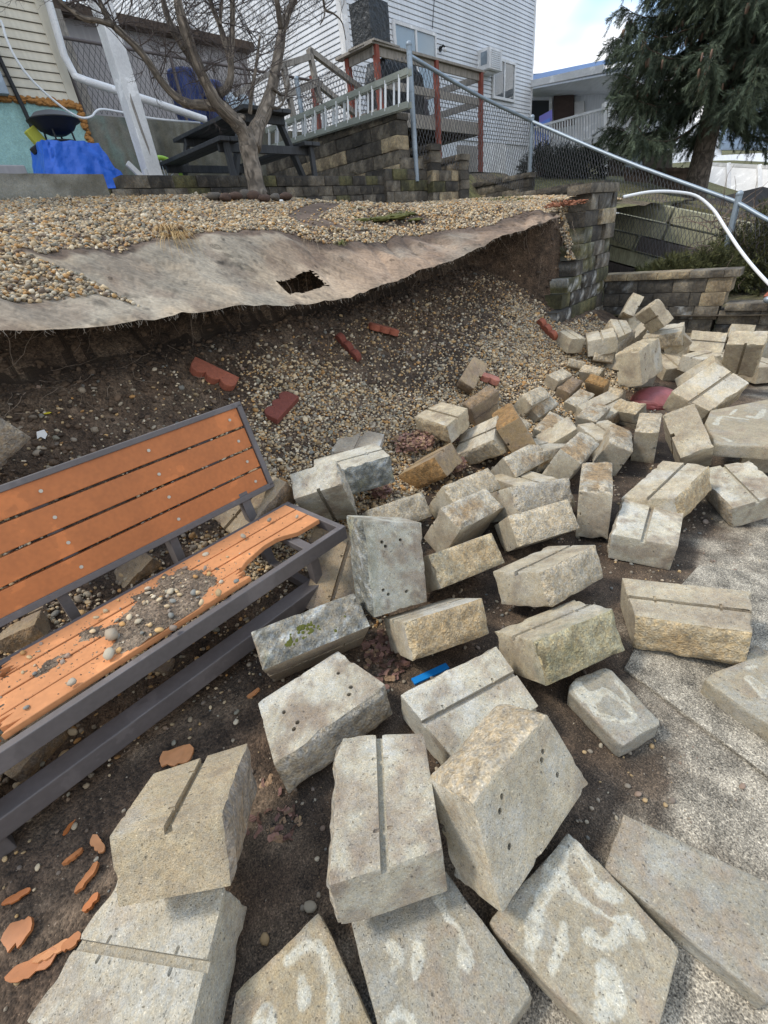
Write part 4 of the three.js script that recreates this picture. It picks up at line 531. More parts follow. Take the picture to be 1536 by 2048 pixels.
plainBlock(atY(685, 1160, 0.15), [0.5, TH + 0.4, 0.2], 'brown', 222, 'soiled block wedged between the bench leg and the upright block');
// ================================================================ the bench
{
  const o = P(0.3, 1.5, 0), T = thing('park_bench', 'broken orange slatted bench with grey steel frame, strewn with soil and stones', 'bench', o), X = u => u - 0.3, Z = v => -(v - 1.5);
  const uL = -0.68, uR = 1.21, len = uR - uL, mid = X((uL + uR) / 2);
  mesh('seat_frame', [rbox(len, 0.075, 0.032, 0.004, mid, 0.412, Z(1.516)), rbox(len, 0.05, 0.03, 0.004, mid, 0.425, Z(1.958)), rbox(0.032, 0.055, 0.41, 0.004, X(uR - 0.016), 0.42, Z(1.737)), rbox(0.032, 0.055, 0.41, 0.004, X(uL + 0.016), 0.42, Z(1.737)), rbox(0.05, 0.035, 0.41, 0.004, X(1.0), 0.41, Z(1.737)), rbox(0.05, 0.035, 0.41, 0.004, X(-0.42), 0.41, Z(1.737))], M.steel, T);
  // slats as sawn boards; broken ends follow a jagged line
  const r = rng(5), jag = (u, v0, v1, n, a, dir) => Array.from({ length: n + 1 }, (_, i) => [u + (r() - 0.5) * a, mix(v0, v1, dir > 0 ? i / n : 1 - i / n)]);
  const slat = (v0, v1, uA, uB, jl, jr, bite, tilt = 0) => { const pts = []; pts.push([uA, v0]); if (bite) bite.forEach(b => pts.push(b)); if (jr) pts.push(...jag(uB, v0, v1, 9, 0.07, 1)); else pts.push([uB, v0], [uB, v1]); if (jl) pts.push(...jag(uA, v0, v1, 9, 0.07, -1)); else pts.push([uA, v1]);
    const s = new THREE.Shape(pts.map(([u, v]) => new THREE.Vector2(X(u), v - 1.5))), g = new THREE.ExtrudeGeometry(s, { depth: 0.022, bevelEnabled: true, bevelThickness: 0.002, bevelSize: 0.002, bevelOffset: -0.002, bevelSegments: 1 }); g.rotateX(-Math.PI / 2); g.translate(0, 0.438, 0); return mesh('slat', grainUV(boxUV(prep(g)), 0), M.seatorange, T); };
  slat(1.844, 1.932, -0.16, 1.165, 1, 0); slat(1.747, 1.834, -0.66, 1.165, 0, 0); slat(1.65, 1.737, -0.66, 1.165, 0, 0, [[0.70, 1.65], [0.74, 1.672], [0.80, 1.688], [0.86, 1.704], [0.93, 1.702], [0.97, 1.686], [1.0, 1.668], [1.03, 1.652]]); slat(1.556, 1.644, -0.22, 0.66, 1, 1);
  { const s = slat(1.556, 1.644, -0.66, -0.30, 0, 1); s.rotation.z = 0.0; s.position.y = -0.035; s.rotation.x = -0.07; const s2 = slat(1.842, 1.932, -0.66, -0.2, 0, 1); s2.position.y = -0.03; s2.rotation.x = 0.04; }
  // backrest
  const b0 = V3(0, 0.53, Z(2.09)), b1 = V3(0, 0.985, Z(2.205)), sl = b1.clone().sub(b0), ang = Math.atan2(sl.z, sl.y), bl = sl.length(), at = t => b0.clone().addScaledVector(sl, t);
  const B = (g, t, x) => { const p = at(t); g.rotateX(ang); return g.translate(x, p.y, p.z); };
  mesh('backrest_frame', [B(rbox(len, 0.03, 0.045, 0.004), 0.0, mid), B(rbox(len, 0.026, 0.045, 0.004), 1, mid), B(rbox(0.03, bl, 0.045, 0.004), 0.5, X(uR - 0.015)), B(rbox(0.03, bl, 0.045, 0.004), 0.5, X(uL + 0.015)), B(rbox(0.06, bl * 0.96, 0.02, 0.003), 0.5, X(0.95)).translate(0, -0.002, -0.022), B(rbox(0.06, bl * 0.96, 0.02, 0.003), 0.5, X(0.2)).translate(0, -0.002, -0.022)], M.steel, T);
  const screw = join([cyl(0.0075, 0.0075, 0.004, 12, 0, 0, 0).rotateX(Math.PI / 2), cyl(0.0042, 0.003, 0.003, 10, 0, 0.0015, 0).rotateX(Math.PI / 2)], M.alu), ring = std([0.48, 0.44, 0.36], { roughness: 0.45, metalness: 0.3 });
  for (let k = 0; k < 4; k++) { const t = (k + 0.5) / 4, sm_ = mesh('back_slat', grainUV(boxUV(B(rbox(len - 0.064, bl / 4 - 0.012, 0.024, 0.003), t, mid)), 0), M.orange, T); for (const u of [1.115, 0.66, 0.21, -0.25]) { const p = at(t), s = share('screw', screw, ring, sm_, X(u + 0.02 * k * (u < 1 ? 0.3 : 0)), p.y + 0.003, p.z + 0.0145); s.rotation.x = ang; } }
  // legs and base
  for (const u of [1.02, -0.43]) { mesh('leg', [rbox(0.05, 0.39, 0.05, 0.004, X(u), 0.195, Z(1.575))], M.steel, T); mesh('leg', [bar(V3(X(u), 0.01, Z(1.98)), V3(X(u), 0.56, Z(2.11)), 0.05, 0.05)], M.steel, T); mesh('side_rail', [rbox(0.045, 0.05, 0.42, 0.004, X(u), 0.115, Z(1.78))], M.steel, T); }
  mesh('base_rail', [rbox(1.47, 0.085, 0.085, 0.006, X(0.295), 0.15, Z(1.578))], M.steel, T);
  for (const u of [0.6, 0.1]) mesh('back_post', [bar(V3(X(u), 0.0, Z(2.13)), V3(X(u), 0.53, Z(2.13)), 0.09, 0.04)], M.steel, T);
  // soil and stones lying on the seat
  const rr = rng(9), soilH = (u, v) => { const d = Math.hypot((u - 0.36) / 0.3, (v - 1.71) / 0.17), d2 = Math.hypot((u + 0.25) / 0.3, (v - 1.74) / 0.13); return Math.max(0.03 * (1 - d) + 0.045 * (fbm(u * 10, v * 10, 3, 4) - 0.55), 0.006 * (1 - d2) + 0.035 * (fbm(u * 12, v * 12, 6, 4) - 0.78)); };
  const N = 110, g = grid(N, 44, (a, b) => { const u = mix(-0.62, 0.78, a), v = mix(1.56, 1.93, b); return P(u, v, 0.4615 + Math.max(-0.004, Math.min(0.016, soilH(u, v) * 0.8)) + 0.003 * (fbm(u * 60, v * 60, 2, 2) - 0.5)); }, (i, j) => soilH(mix(-0.62, 0.78, (i + 0.5) / N), mix(1.56, 1.93, (j + 0.5) / 44)) > 0.0015);
  paint(g, (x, y, z) => { const n = fbm(x * 14, 1, z * 14, 4); return [mix(0.26, 0.6, n), mix(0.19, 0.48, n), mix(0.14, 0.36, n)]; }); const s = mesh('soil_on_seat', g, M.soil); scene.add(s); stuff(s); tag(s, 'patch of soil spilled over the orange seat slats', 'soil');
  const l = []; for (let i = 0; i < 520; i++) { const u = mix(-0.5, 0.78, rr()), v = mix(1.57, 1.92, rr()), h = soilH(u, v), s2 = mix(0.004, 0.015, Math.pow(rr(), 2.2)) * (rr() < 0.06 ? 1.6 : 1); if (rr() > 0.12 + 26 * Math.max(0, h) ) continue; l.push({ p: P(u, v, 0.4615 + Math.max(0, Math.min(0.03, h)) + s2 * 0.4), s: s2, k: 1.25 }); }
  for (const [x, y, q] of [[228, 1278, 0.03], [222, 1315, 0.022], [488, 1077, 0.016], [540, 1045, 0.016], [298, 1183, 0.016], [350, 1262, 0.018], [322, 1266, 0.016], [148, 1370, 0.017], [475, 1168, 0.015], [390, 1192, 0.017], [412, 1141, 0.012], [440, 1192, 0.018], [595, 1038, 0.012], [178, 1210, 0.014], [195, 1240, 0.012], [405, 1210, 0.014]]) { const p = atY(x, y, 0.465); l.push({ p: p.setY(0.4615 + q * 0.5 + 0.012), s: q, k: 1.2 }); }
  { const cr = []; for (let i = 0; i < 5200; i++) { const u = mix(-0.62, 1.1, rr()), v = mix(1.57, 1.925, rr()), h = soilH(u, v), n = fbm(u * 6, v * 6, 12, 3); if (rr() > 0.06 + 40 * Math.max(0, h + 0.012) * sstep(0.35, 0.6, n)) continue; const s3 = mix(0.0012, 0.0042, Math.pow(rr(), 2)); cr.push({ p: P(u, v, 0.4615 + Math.max(0, Math.min(0.016, h * 0.8)) + s3 * 0.3), s: s3 }); } stones('crumbs_on_seat', cr, [[0.13, 0.095, 0.065], [0.2, 0.15, 0.105], [0.09, 0.065, 0.047], [0.28, 0.235, 0.18]], 20, 'soil crumbs scattered over the bench slats'); }
  stones('stones_on_seat', l, palette.slice(0, 10).concat(greyPal), 19, 'stones lying on the bench seat');
}
// ---------------------------------------------------------------- scalloped edging bricks
function scallop() { const s = new THREE.Shape(), w = 0.3, n = 3; s.moveTo(-w / 2, 0); s.lineTo(-w / 2, 0.075); for (let k = 0; k < n; k++) { const x0 = -w / 2 + k * w / n, r = w / n / 2; s.absarc(x0 + r, 0.075, r * 0.98, Math.PI, 0, true); } s.lineTo(w / 2, 0); s.lineTo(-w / 2, 0); const g = new THREE.ExtrudeGeometry(s, { depth: 0.045, bevelEnabled: true, bevelThickness: 0.006, bevelSize: 0.006, bevelSegments: 2, curveSegments: 8 }); g.translate(0, -0.06, -0.022); return prep(g); }
const scGeo = join([scallop()], M.brick), brickDark = M.brick.clone(); brickDark.color = L(0.36, 0.10, 0.07);
const brickPink = M.brick.clone(); brickPink.color = L(0.78, 0.32, 0.24);
function layBrick(a, b, lift, tilt, mat, label, sc = 1) { const pa = lowP(...a), pb = lowP(...b), c = pa.clone().lerp(pb, 0.5), x = pb.clone().sub(pa).normalize(), nrm = P(0, -0.62, 0.78).normalize(), y0 = nrm.clone().cross(x).normalize(), n2 = x.clone().cross(y0).normalize(); const m = new THREE.Mesh(scGeo, mat); m.name = numbered('edging_brick'); m.castShadow = m.receiveShadow = true; m.quaternion.setFromRotationMatrix(new THREE.Matrix4().makeBasis(x, y0, n2)); m.rotateX(tilt); m.position.copy(c).add(V3(0, lift, 0)); m.scale.setScalar(sc); scene.add(m); tag(m, label, 'brick'); }
layBrick([485, 785], [375, 738], 0.03, 0.1, M.brick, 'red scalloped edging brick lying on the soil above the bench back', 1.0);
layBrick([535, 858], [592, 795], 0.03, -0.2, brickDark, 'dark red scalloped edging brick lying among gravel beside the bench back', 0.95);
layBrick([800, 672], [735, 655], 0.02, 0.5, M.brick, 'red scalloped edging brick stuck in the dark slope under the fabric', 0.95);
layBrick([715, 722], [678, 682], 0.01, 1.2, brickDark, 'dark red edging brick half sunk in soil beside the slope', 0.95);
layBrick([1112, 688], [1075, 650], 0.04, 1.0, M.brick, 'red edging brick standing on end near the mossy wall', 1.0);
layBrick([1000, 772], [938, 750], 0.03, 0.3, brickPink, 'pink weathered edging brick behind the leaning brown block', 0.95);
// ---------------------------------------------------------------- ball, blue strip, paper, shards
{ const c = atY(1312, 795, 0.0).add(V3(0, -0.03, 0)), g = prep(new THREE.SphereGeometry(0.215, 40, 24)), p = g.attributes.position; for (let i = 0; i < p.count; i++) { const x = p.getX(i), y = p.getY(i), z = p.getZ(i), k = 1 - 0.06 * sstep(0.4, 0.7, fbm(x * 6, y * 6, z * 6, 3)); p.setXYZ(i, x * k * 1.15, y * k * 0.62, z * k); } g.computeVertexNormals();
  solo('rubber_ball', g, std([0.34, 0.10, 0.10], { roughness: 0.5, bumpMap: bumpWear, bumpScale: 0.004, map: texWear }), 'half buried glossy red ball between fallen blocks', 'ball', c, 0.4); }
{ const a = atY(826, 1364, 0.006), b = atY(895, 1332, 0.004); const g = bar(a, b, 0.032, 0.01); const c = a.clone().lerp(b, 0.5); solo('plastic_strip', shift(g, c), std([0.01, 0.22, 0.62], { roughness: 0.4 }), 'bright blue plastic strip under the ochre-faced block', 'strip', c, 0); }
const shardMats = [M.orange, (() => { const m = M.orange.clone(); m.color = L(0.6, 0.23, 0.08); return m; })(), (() => { const m = M.orange.clone(); m.color = L(0.8, 0.36, 0.15); return m; })()];
function shard(x, y, l, w, rot, label, h = 0.012, grp = 'broken orange slat pieces') { const r = rng(Math.floor(x * 7 + y)), a = [], b = []; const n = 9; for (let i = 0; i <= n; i++) { const t = i / n - 0.5, e = Math.pow(1 - Math.pow(2 * Math.abs(t), 3), 0.5) * mix(0.45, 1, r()); a.push([t * l + (r() - 0.5) * l * 0.06, w / 2 * e + 0.0006]); b.push([t * l + (r() - 0.5) * l * 0.06, -w / 2 * mix(0.8, 1, r()) * (i % n ? 1 : 0.4)]); } const g = prism(a.concat(b.reverse()), mix(0.005, 0.012, r())); const p = g.attributes.position; for (let i = 0; i < p.count; i++) p.setY(i, p.getY(i) + 1.2 * p.getX(i) * p.getX(i) * (r() < 2 ? 1 : 0)); g.computeVertexNormals(); g.rotateZ((r() - 0.5) * 0.3); g.rotateX((r() - 0.5) * 0.4); solo('slat_shard', g, shardMats[Math.floor(r() * 3)], label, 'shard', atY(x, y, h), rot, grp); }
const shl = 'splintered orange slat piece lying on the soil by the bench foot';
for (const [x, y, l, w, a] of [[355, 1515, 0.13, 0.08, 0.2], [150, 1640, 0.1, 0.022, 1.4], [196, 1690, 0.075, 0.03, -0.7], [178, 1757, 0.085, 0.03, 1.1], [35, 1795, 0.075, 0.024, 0.5], [38, 1870, 0.085, 0.075, 0.15], [66, 1935, 0.12, 0.045, 0.4], [185, 1808, 0.05, 0.03, 1], [145, 1886, 0.05, 0.035, 0.7], [148, 1716, 0.06, 0.02, 0.8], [508, 1388, 0.06, 0.022, 0.6], [60, 1560, 0.09, 0.05, 0.5], [600, 1165, 0.08, 0.02, 0.6], [118, 1610, 0.03, 0.016, 1.3], [105, 1905, 0.09, 0.03, 0.5]]) shard(x, y, l, w, a, shl);
{ const p = lowP(90, 882, 0.03), g = prism([[-0.02, -0.02], [0.018, -0.024], [0.028, 0.005], [0.012, 0.03], [-0.006, 0.012], [-0.024, 0.02]], 0.002); g.rotateX(0.9); solo('paper_scrap', g, std([0.75, 0.74, 0.7]), 'torn white paper scrap on the dark soil behind the bench', 'scrap', p, 0.3); }
{ const p = lowP(100, 836, 0.02), g = prep(new THREE.SphereGeometry(0.02, 10, 6)); g.scale(1, 0.25, 0.6); solo('yellow_leaf', g, std([0.62, 0.52, 0.03]), 'single bright yellow leaf on the dark soil', 'leaf', p, 0.3); }
litter('leaf_litter', [[lowP(830, 905, 0.05), 420, 0.16, 0.07], [lowP(900, 950, 0.06), 240, 0.13, 0.05], [atY(930, 880, 0.12), 200, 0.14, 0.06], [atY(760, 1330, 0.0), 90, 0.14, 0.02], [atY(770, 1290, 0.0), 60, 0.1, 0.02], [atY(765, 985, 0.12), 110, 0.08, 0.05], [lowP(1160, 395, 0.0).setY(1.7), 0, 0.2, 0.05], [atY(570, 1650, 0.0), 26, 0.05, 0.01], [atY(530, 1620, 0), 12, 0.1, 0.01], [atY(380, 1130, 0.05), 120, 0.2, 0.03]], 77, leafC, 'dry brown leaf litter caught between the fallen blocks');
{ const p = P(6.25, 2.62, 1.76); litter('leaf_litter', [[p, 200, 0.24, 0.04], [P(6.5, 2.75, 1.8), 120, 0.2, 0.03]], 78, [[0.33, 0.13, 0.07], [0.26, 0.11, 0.06]], 'red-brown leaves on the gravel beside the standing wall'); }
// ================================================================ standing walls
const wallMats = { dark: 0, mid: 1, tan: 2, moss: 3 };
const wTone = [[[0.19, 0.165, 0.13], [0.075, 0.066, 0.055]], [[0.42, 0.36, 0.27], [0.16, 0.135, 0.105]], [[0.80, 0.64, 0.40], [0.40, 0.31, 0.20]], [[0.27, 0.245, 0.11], [0.09, 0.085, 0.045]]];
const wGeoCache = new Map();
function wallBlockGeo(w, h, d, tone, k, bloom = 0) { const key = [w.toFixed(2), h.toFixed(3), d.toFixed(2), tone, k, bloom].join(); if (wGeoCache.has(key)) return wGeoCache.get(key);
  const nx = Math.max(4, Math.round(w / 0.035)), ny = Math.max(4, Math.round(h / 0.03)), g0 = boxGrid(w, h, d, nx, ny, 3, 0.006), p = g0.attributes.position, o = k * 5.3 + tone;
  for (let i = 0; i < p.count; i++) { let x = p.getX(i), y = p.getY(i), z = p.getZ(i); if (z > d / 2 - 0.01) { const e = Math.min(w / 2 - Math.abs(x), h / 2 - Math.abs(y)); z += 0.022 * (fbm(x * 12 + o, y * 12, 2, 3) - 0.5) - 0.014 * (1 - sstep(0, 0.025, e)); } p.setXYZ(i, x, y, z); }
  g0.deleteAttribute('normal'); g0.deleteAttribute('uv'); const g = toCreasedNormals(prep(g0), 0.8), [c0, c1] = wTone[tone];
  paint(g, (x, y, z) => { const a = fbm(x * 7 + o, y * 7 + k, z * 7, 4), b = fbm(x * 22 + o, y * 22, z * 22, 4), m = sstep(0.36, 0.62, a * 0.6 + b * 0.4); let c = c0.map((q, i) => mix(q, c1[i], m)); const w_ = bloom * sstep(0.5, 0.62, fbm(x * 14 + o, y * 20, 5, 4)); return c.map((q, i) => mix(q, [0.85, 0.85, 0.8][i], w_)); });
  boxUV(g); wGeoCache.set(key, g); return g; }
// one wall in its own frame: x along, +z out of the face; rows from the bottom up
function courses(T, rows, seed, d = 0.26) { const r = rng(seed); for (const { x0, x1, y, h, w, tones, bloom = 0, off = 0, jz = 0.006, name = 'block' } of rows) { let x = x0, first = true; while (x < x1 - 0.04) { let bw = first && off ? w * off : w; first = false; if (x + bw > x1 - 0.08) bw = x1 - x; const tone = tones[Math.floor(r() * tones.length)], q = Math.round(bw * 25) / 25 || 0.04; const m = share(name, wallBlockGeo(q, h - 0.006, d, tone, Math.floor(r() * 3), r() < 0.55 ? bloom : 0), M.split, T, x + bw / 2, y + h / 2, -d / 2 + (r() - 0.5) * jz); m.scale.x = (bw - 0.005) / q; x += bw; } } }
const rad = (a, b) => Math.atan2(-(b.z - a.z), b.x - a.x);
const FACE_V = TH, FACE_U = TH - Math.PI / 2;   // +z looks along -v ; along -u
{ // wall R: from the corner toward the patio, face toward -u. local x runs along -v... x = 2.36 - v
  const T = thing('retaining_wall', 'dark stained block wall with white bloom and a stone cap, at the end of the patio', 'wall', P(7.2, 2.36, 0), FACE_U), xe = 1.5, rows = []; const dk = [0, 0, 0, 1], ys = [0.02, 0.19, 0.35, 0.51, 0.67];
  ys.forEach((y, i) => rows.push({ x0: -0.02, x1: xe - 0.32 - (4 - i) * 0.035, y, h: i ? 0.16 : 0.17, w: 0.42, tones: dk, bloom: i > 0 && i < 4 ? 0.75 : 0.4, off: i % 2 ? 0.5 : 1 }, { x0: xe - 0.32 - (4 - i) * 0.035, x1: xe - 0.06 - (4 - i) * 0.035, y, h: i ? 0.16 : 0.17, w: 0.3, tones: [2, 1, 2] }));
  rows.push({ x0: -0.1, x1: xe, y: 0.83, h: 0.085, w: 0.36, tones: [1, 1, 2], name: 'cap_block' }); courses(T, rows, 3);
  for (const c of T.children) if (c.name === 'cap_block') c.position.z += 0.03; }
{ const T = thing('retaining_wall', 'low dark block wall with a flat grey cap beside the stepped wall end', 'wall', P(7.2, 0.98, 0), FACE_U), rows = []; [0.02, 0.19, 0.35].forEach((y, i) => rows.push({ x0: 0.0, x1: 2.6, y: y - 0.05, h: i ? 0.16 : 0.17, w: 0.42, tones: [0, 0, 1], bloom: 0.3, off: i % 2 ? 0.5 : 1 })); rows.push({ x0: 0.05, x1: 2.6, y: 0.46, h: 0.085, w: 0.42, tones: [1], name: 'cap_block' }); courses(T, rows, 4); for (const c of T.children) if (c.name === 'cap_block') c.position.z += 0.04; }
{ // wall S: what still stands of the collapsed wall, face toward -v
  const T = thing('retaining_wall', 'mossy standing remnant of the collapsed wall with a ragged stepped end', 'wall', P(0, 2.36, 0), FACE_V), rows = []; const left = [5.6, 5.72, 5.62, 5.84, 5.9, 6.08, 6.12, 6.22, 6.3, 6.42];
  left.forEach((x0, i) => rows.push({ x0, x1: 7.22, y: 0.2 + i * 0.165, h: 0.165, w: 0.43, tones: i > 7 ? [1, 2, 1, 0] : i > 4 ? [3, 3, 0, 1] : [3, 0, 3, 0, 1], bloom: i < 5 ? 0.8 : 0.3, off: i % 2 ? 0.55 : 1, jz: 0.06 })); rows.push({ x0: 6.3, x1: 7.26, y: 1.85, h: 0.1, w: 0.45, tones: [1, 1], name: 'cap_block' }); courses(T, rows, 6, 0.28); }
{ // concrete ledge and low garden wall below the rear patio
  const g = boxGrid(5.6, 0.45, 0.34, 90, 8, 6, 0.012), p = g.attributes.position; for (let i = 0; i < p.count; i++) p.setXYZ(i, p.getX(i), p.getY(i) + 0.012 * (fbm(p.getX(i) * 4, 1, p.getZ(i) * 9, 3) - 0.5), p.getZ(i) + 0.02 * (fbm(p.getX(i) * 5, p.getY(i) * 9, 2, 3) - 0.5)); g.computeVertexNormals(); const q = prep(g); paint(q, (x, y, z) => { const n = fbm(x * 3, y * 8, z * 3, 5), m = fbm(x * 14, y * 14, z * 14, 4), k = sstep(0.35, 0.65, n * 0.6 + m * 0.4); return [mix(0.55, 0.26, k), mix(0.53, 0.24, k), mix(0.46, 0.19, k)]; });
  solo('concrete_ledge', q, M.darkconc, 'weathered concrete ledge along the patio beside the low garden wall', 'ledge', P(-0.4, 5.95, 2.29)); }
{ const T = thing('garden_wall', 'low dark garden wall of small blocks below the picnic table', 'wall', P(2.3, 5.8, 2.16), FACE_V), rows = []; for (let i = 0; i < 3; i++) rows.push({ x0: i === 2 ? 0.28 : i === 1 ? 0 : -0.1, x1: 5.6, y: i * 0.118, h: 0.118, w: 0.285, tones: [0, 0, 1, 3, 0], off: i % 2 ? 0.5 : 1, jz: 0.02 }); courses(T, rows, 8, 0.22); }
{ // tall block wall under the ladder, face toward -u (and its near end)
  const T = thing('block_wall', 'tall stained block wall beside the picnic table, with an aluminium ladder on top', 'wall', P(7.1, 9.3, 2.3), FACE_U), rows = []; for (let i = 0; i < 5; i++) rows.push({ x0: 0, x1: 3.5, y: i * 0.185, h: 0.185, w: 0.42, tones: [0, 1, 1, 0, 2], off: i % 2 ? 0.5 : 1, jz: 0.02 }); rows.push({ x0: 0, x1: 2.6, y: 0.925, h: 0.16, w: 0.42, tones: [0, 1] }); rows.push({ x0: 0, x1: 3.52, y: 0.925, h: 0.085, w: 0.46, tones: [0, 0, 1], name: 'cap_block' }); courses(T, rows, 9, 0.3); }
{ const T = thing('block_wall', 'short stained block wall facing the gravel at the end of the garden wall', 'wall', P(6.7, 5.74, 2.0), FACE_V), rows = []; for (let i = 0; i < 5; i++) rows.push({ x0: i > 3 ? 0.42 : 0, x1: i > 3 ? 1.0 : 1.25, y: i * 0.15, h: 0.15, w: 0.36, tones: [0, 1, 0, 3, 1], off: i % 2 ? 0.5 : 1, jz: 0.02 }); courses(T, rows, 10, 0.3); }
const stepWall = (u, v, y0, y1, len, label, seed) => { const T = thing('step_wall', label, 'wall', P(u, v + len, y0), FACE_U), rows = [], n = Math.round((y1 - y0 - 0.09) / 0.155), h = (y1 - y0 - 0.09) / n; for (let i = 0; i < n; i++) rows.push({ x0: 0, x1: len, y: i * h, h, w: 0.4, tones: [0, 1, 1, 2, 0], off: i % 2 ? 0.5 : 1, jz: 0.02 }); rows.push({ x0: 0, x1: len + 0.03, y: n * h, h: 0.09, w: 0.6, tones: [0, 0, 1], name: 'cap_block' }); courses(T, rows, seed, 0.3); for (const c of T.children) if (c.name === 'cap_block') c.position.z += 0.025; };
stepWall(7.78, 5.66, 2.2, 2.93, 1.7, 'highest stepped wall end with a slanting dark cap below the fence post', 21);
stepWall(8.55, 5.58, 2.0, 2.8, 1.9, 'middle stepped wall end with a tan end block', 22);
stepWall(10.55, 5.25, 1.95, 2.5, 2.4, 'long low stepped wall below the sloping chain-link fence', 23);
stepWall(9.2, 3.72, 1.75, 2.12, 1.3, 'lowest stepped cap between fence and mossy wall', 24);
stepWall(8.4, 3.0, 1.7, 2.05, 0.9, 'short dark capped wall behind the mossy standing wall', 25);
{ const T = thing('block_wall', 'stained wall face between the stepped wall ends', 'wall', P(7.78, 5.62, 1.95), FACE_V), rows = []; for (let i = 0; i < 4; i++) rows.push({ x0: 0, x1: 0.95, y: i * 0.155, h: 0.155, w: 0.38, tones: [0, 1, 2, 3], off: i % 2 ? 0.5 : 1 }); courses(T, rows, 27, 0.3); }
{ // dark stained concrete wall behind the picnic table
  const g = boxGrid(5.2, 1.5, 0.25, 100, 30, 3, 0.01); g.computeVertexNormals(); const q = prep(g); paint(q, (x, y, z) => { const n = fbm(x * 1.3, y * 1.6, 3, 5), m = fbm(x * 9, y * 4, 6, 4), s = sstep(0.45, 0.62, fbm(x * 16, y * 1.6, 8, 4)), k = sstep(0.36, 0.62, n * 0.5 + m * 0.5); let c = [mix(0.42, 0.17, k), mix(0.40, 0.165, k), mix(0.33, 0.13, k)]; const l = sstep(-1.4, -2.4, x) * sstep(0.4, 0.62, m); c = c.map((e, i) => mix(e, [0.46, 0.62, 0.55][i], l * 0.7)); return c.map((e, i) => mix(e, [0.20, 0.17, 0.10][i], s * 0.5)); });
  solo('concrete_wall', q, M.darkconc, 'dark streaked concrete wall behind the picnic table, chain-link fence on top', 'wall', P(6.5, 9.72, 3.1)); }
{ const g = grid(16, 16, (a, b) => P(mix(3.95, 10.9, a), mix(9.8, 26, b), 3.78)); paint(g, () => [0.45, 0.42, 0.36]); struct('upper_yard', g, M.soil); }
// timber wall behind the fence: big weathered timbers following the slope
{ const a = timA.clone(), b = timB.clone(), T = worldThing('timber_wall', 'old mossy timber retaining wall behind the chain-link fence', 'wall', a), dir = b.clone().sub(a), r = rng(41); const len = dir.length() + 0.6; dir.normalize(); const dn = V3(0, -1, 0);
  for (let i = 0; i < 7; i++) { let s = -0.05 + (i % 2) * 0.35 - 0.3; while (s < len) { const l = mix(0.75, 1.5, r()), e = Math.min(len, s + l), p = a.clone().addScaledVector(dir, s).addScaledVector(dn, i * 0.262), q = a.clone().addScaledVector(dir, e - 0.05).addScaledVector(dn, i * 0.262); const g = bar(p.sub(a), q.sub(a), 0.2, 0.222); boxUV(g); const tone = r(); const o = r() * 50; paint(g, (x, y, z) => { const n = fbm(x * 3 + o, y * 3, z * 3, 4); return tone < 0.22 ? [0.2, 0.17, 0.16] : [mix(0.95, 0.55, n), mix(0.90, 0.56, n), mix(0.70, 0.30, n)]; }); g.translate(0, 0, (r() - 0.5) * 0.1); mesh('timber', g, M.tie, T); s = e; } } }
// ---------------------------------------------------------------- chain-link fences
function chain(T, a, b, hA, hB, cell, name = 'chain_link') { // a,b feet in T's frame; heights at the two ends
  const d = b.clone().sub(a), l = d.length(), n = Math.round(l / cell), gs = [], rW = 0.0045; const pt = (s, h) => a.clone().addScaledVector(d, s).add(V3(0, h, 0)), perp = V3(-d.z, 0, d.x).normalize().multiplyScalar(0.004);
  for (let i = 0; i <= n; i++) for (const sgn of [1, -1]) { const m = Math.ceil(Math.max(hA, hB) / cell), pts = []; for (let k = 0; k <= m; k++) { const s = (i + (k % 2 ? 0.5 * sgn : 0)) / n, H = mix(hA, hB, clamp(s)); const y = k * cell; if (s < -0.001 || s > 1.001) { if (pts.length > 1) { gs.push(tube(pts.splice(0), rW, 3, false)); } else pts.length = 0; continue; } if (y > H + 0.05) break; pts.push(pt(s, y).addScaledVector(perp, k % 2 ? 1 : -1)); } if (pts.length > 1) gs.push(tube(pts, rW, 3, false)); }
  const m = mesh(name, gs, M.wire, T); stuff(m); return m; }
{ const p1 = P(7.48, 5.75, 2.78), p2 = P(10.74, 5.33, 2.12), p3 = atD(1475, 405, 6.5).add(V3(0, -1.2, 0)), p4 = atD(1640, 480, 5.7).add(V3(0, -1.2, 0)), p0 = P(7.42, 8.3, 3.1), T = worldThing('chain_link_fence', 'sloping chain-link fence with pale blue steel posts and top rail', 'fence', p1), R_ = p => p.clone().sub(p1), H = 1.2, up = V3(0, H, 0);
  for (const [p, e] of [[p1, 0.12], [p2, 0.06], [p3, 0.1], [p4, 0.05], [p0, 0]]) { const q = R_(p); const po = mesh('post', [tube([q.clone().add(V3(0, -0.35, 0)), q.clone().add(V3(0, H + e, 0))], 0.042, 12)], M.galv, T); mesh('cap', [prep(new THREE.SphereGeometry(0.046, 12, 8)).translate(q.x, q.y + H + e, q.z)], M.galv, po); for (const h of [0.25, 0.8]) mesh('band', [cyl(0.047, 0.047, 0.025, 12, q.x, q.y + h, q.z)], M.galv, po); }
  for (const [a, b] of [[p1, p2], [p2, p3], [p3, p4]]) { const A = R_(a).add(up), B = R_(b).add(up), m = A.clone().lerp(B, 0.5).add(V3(0, -0.04, 0)); mesh('top_rail', [tube(spline([A, m, B], 10), 0.028, 10)], M.galv, T); chain(T, R_(a), R_(b), H, H, 0.075); }
  chain(T, R_(p0), R_(p1), H * 0.95, H, 0.075); }
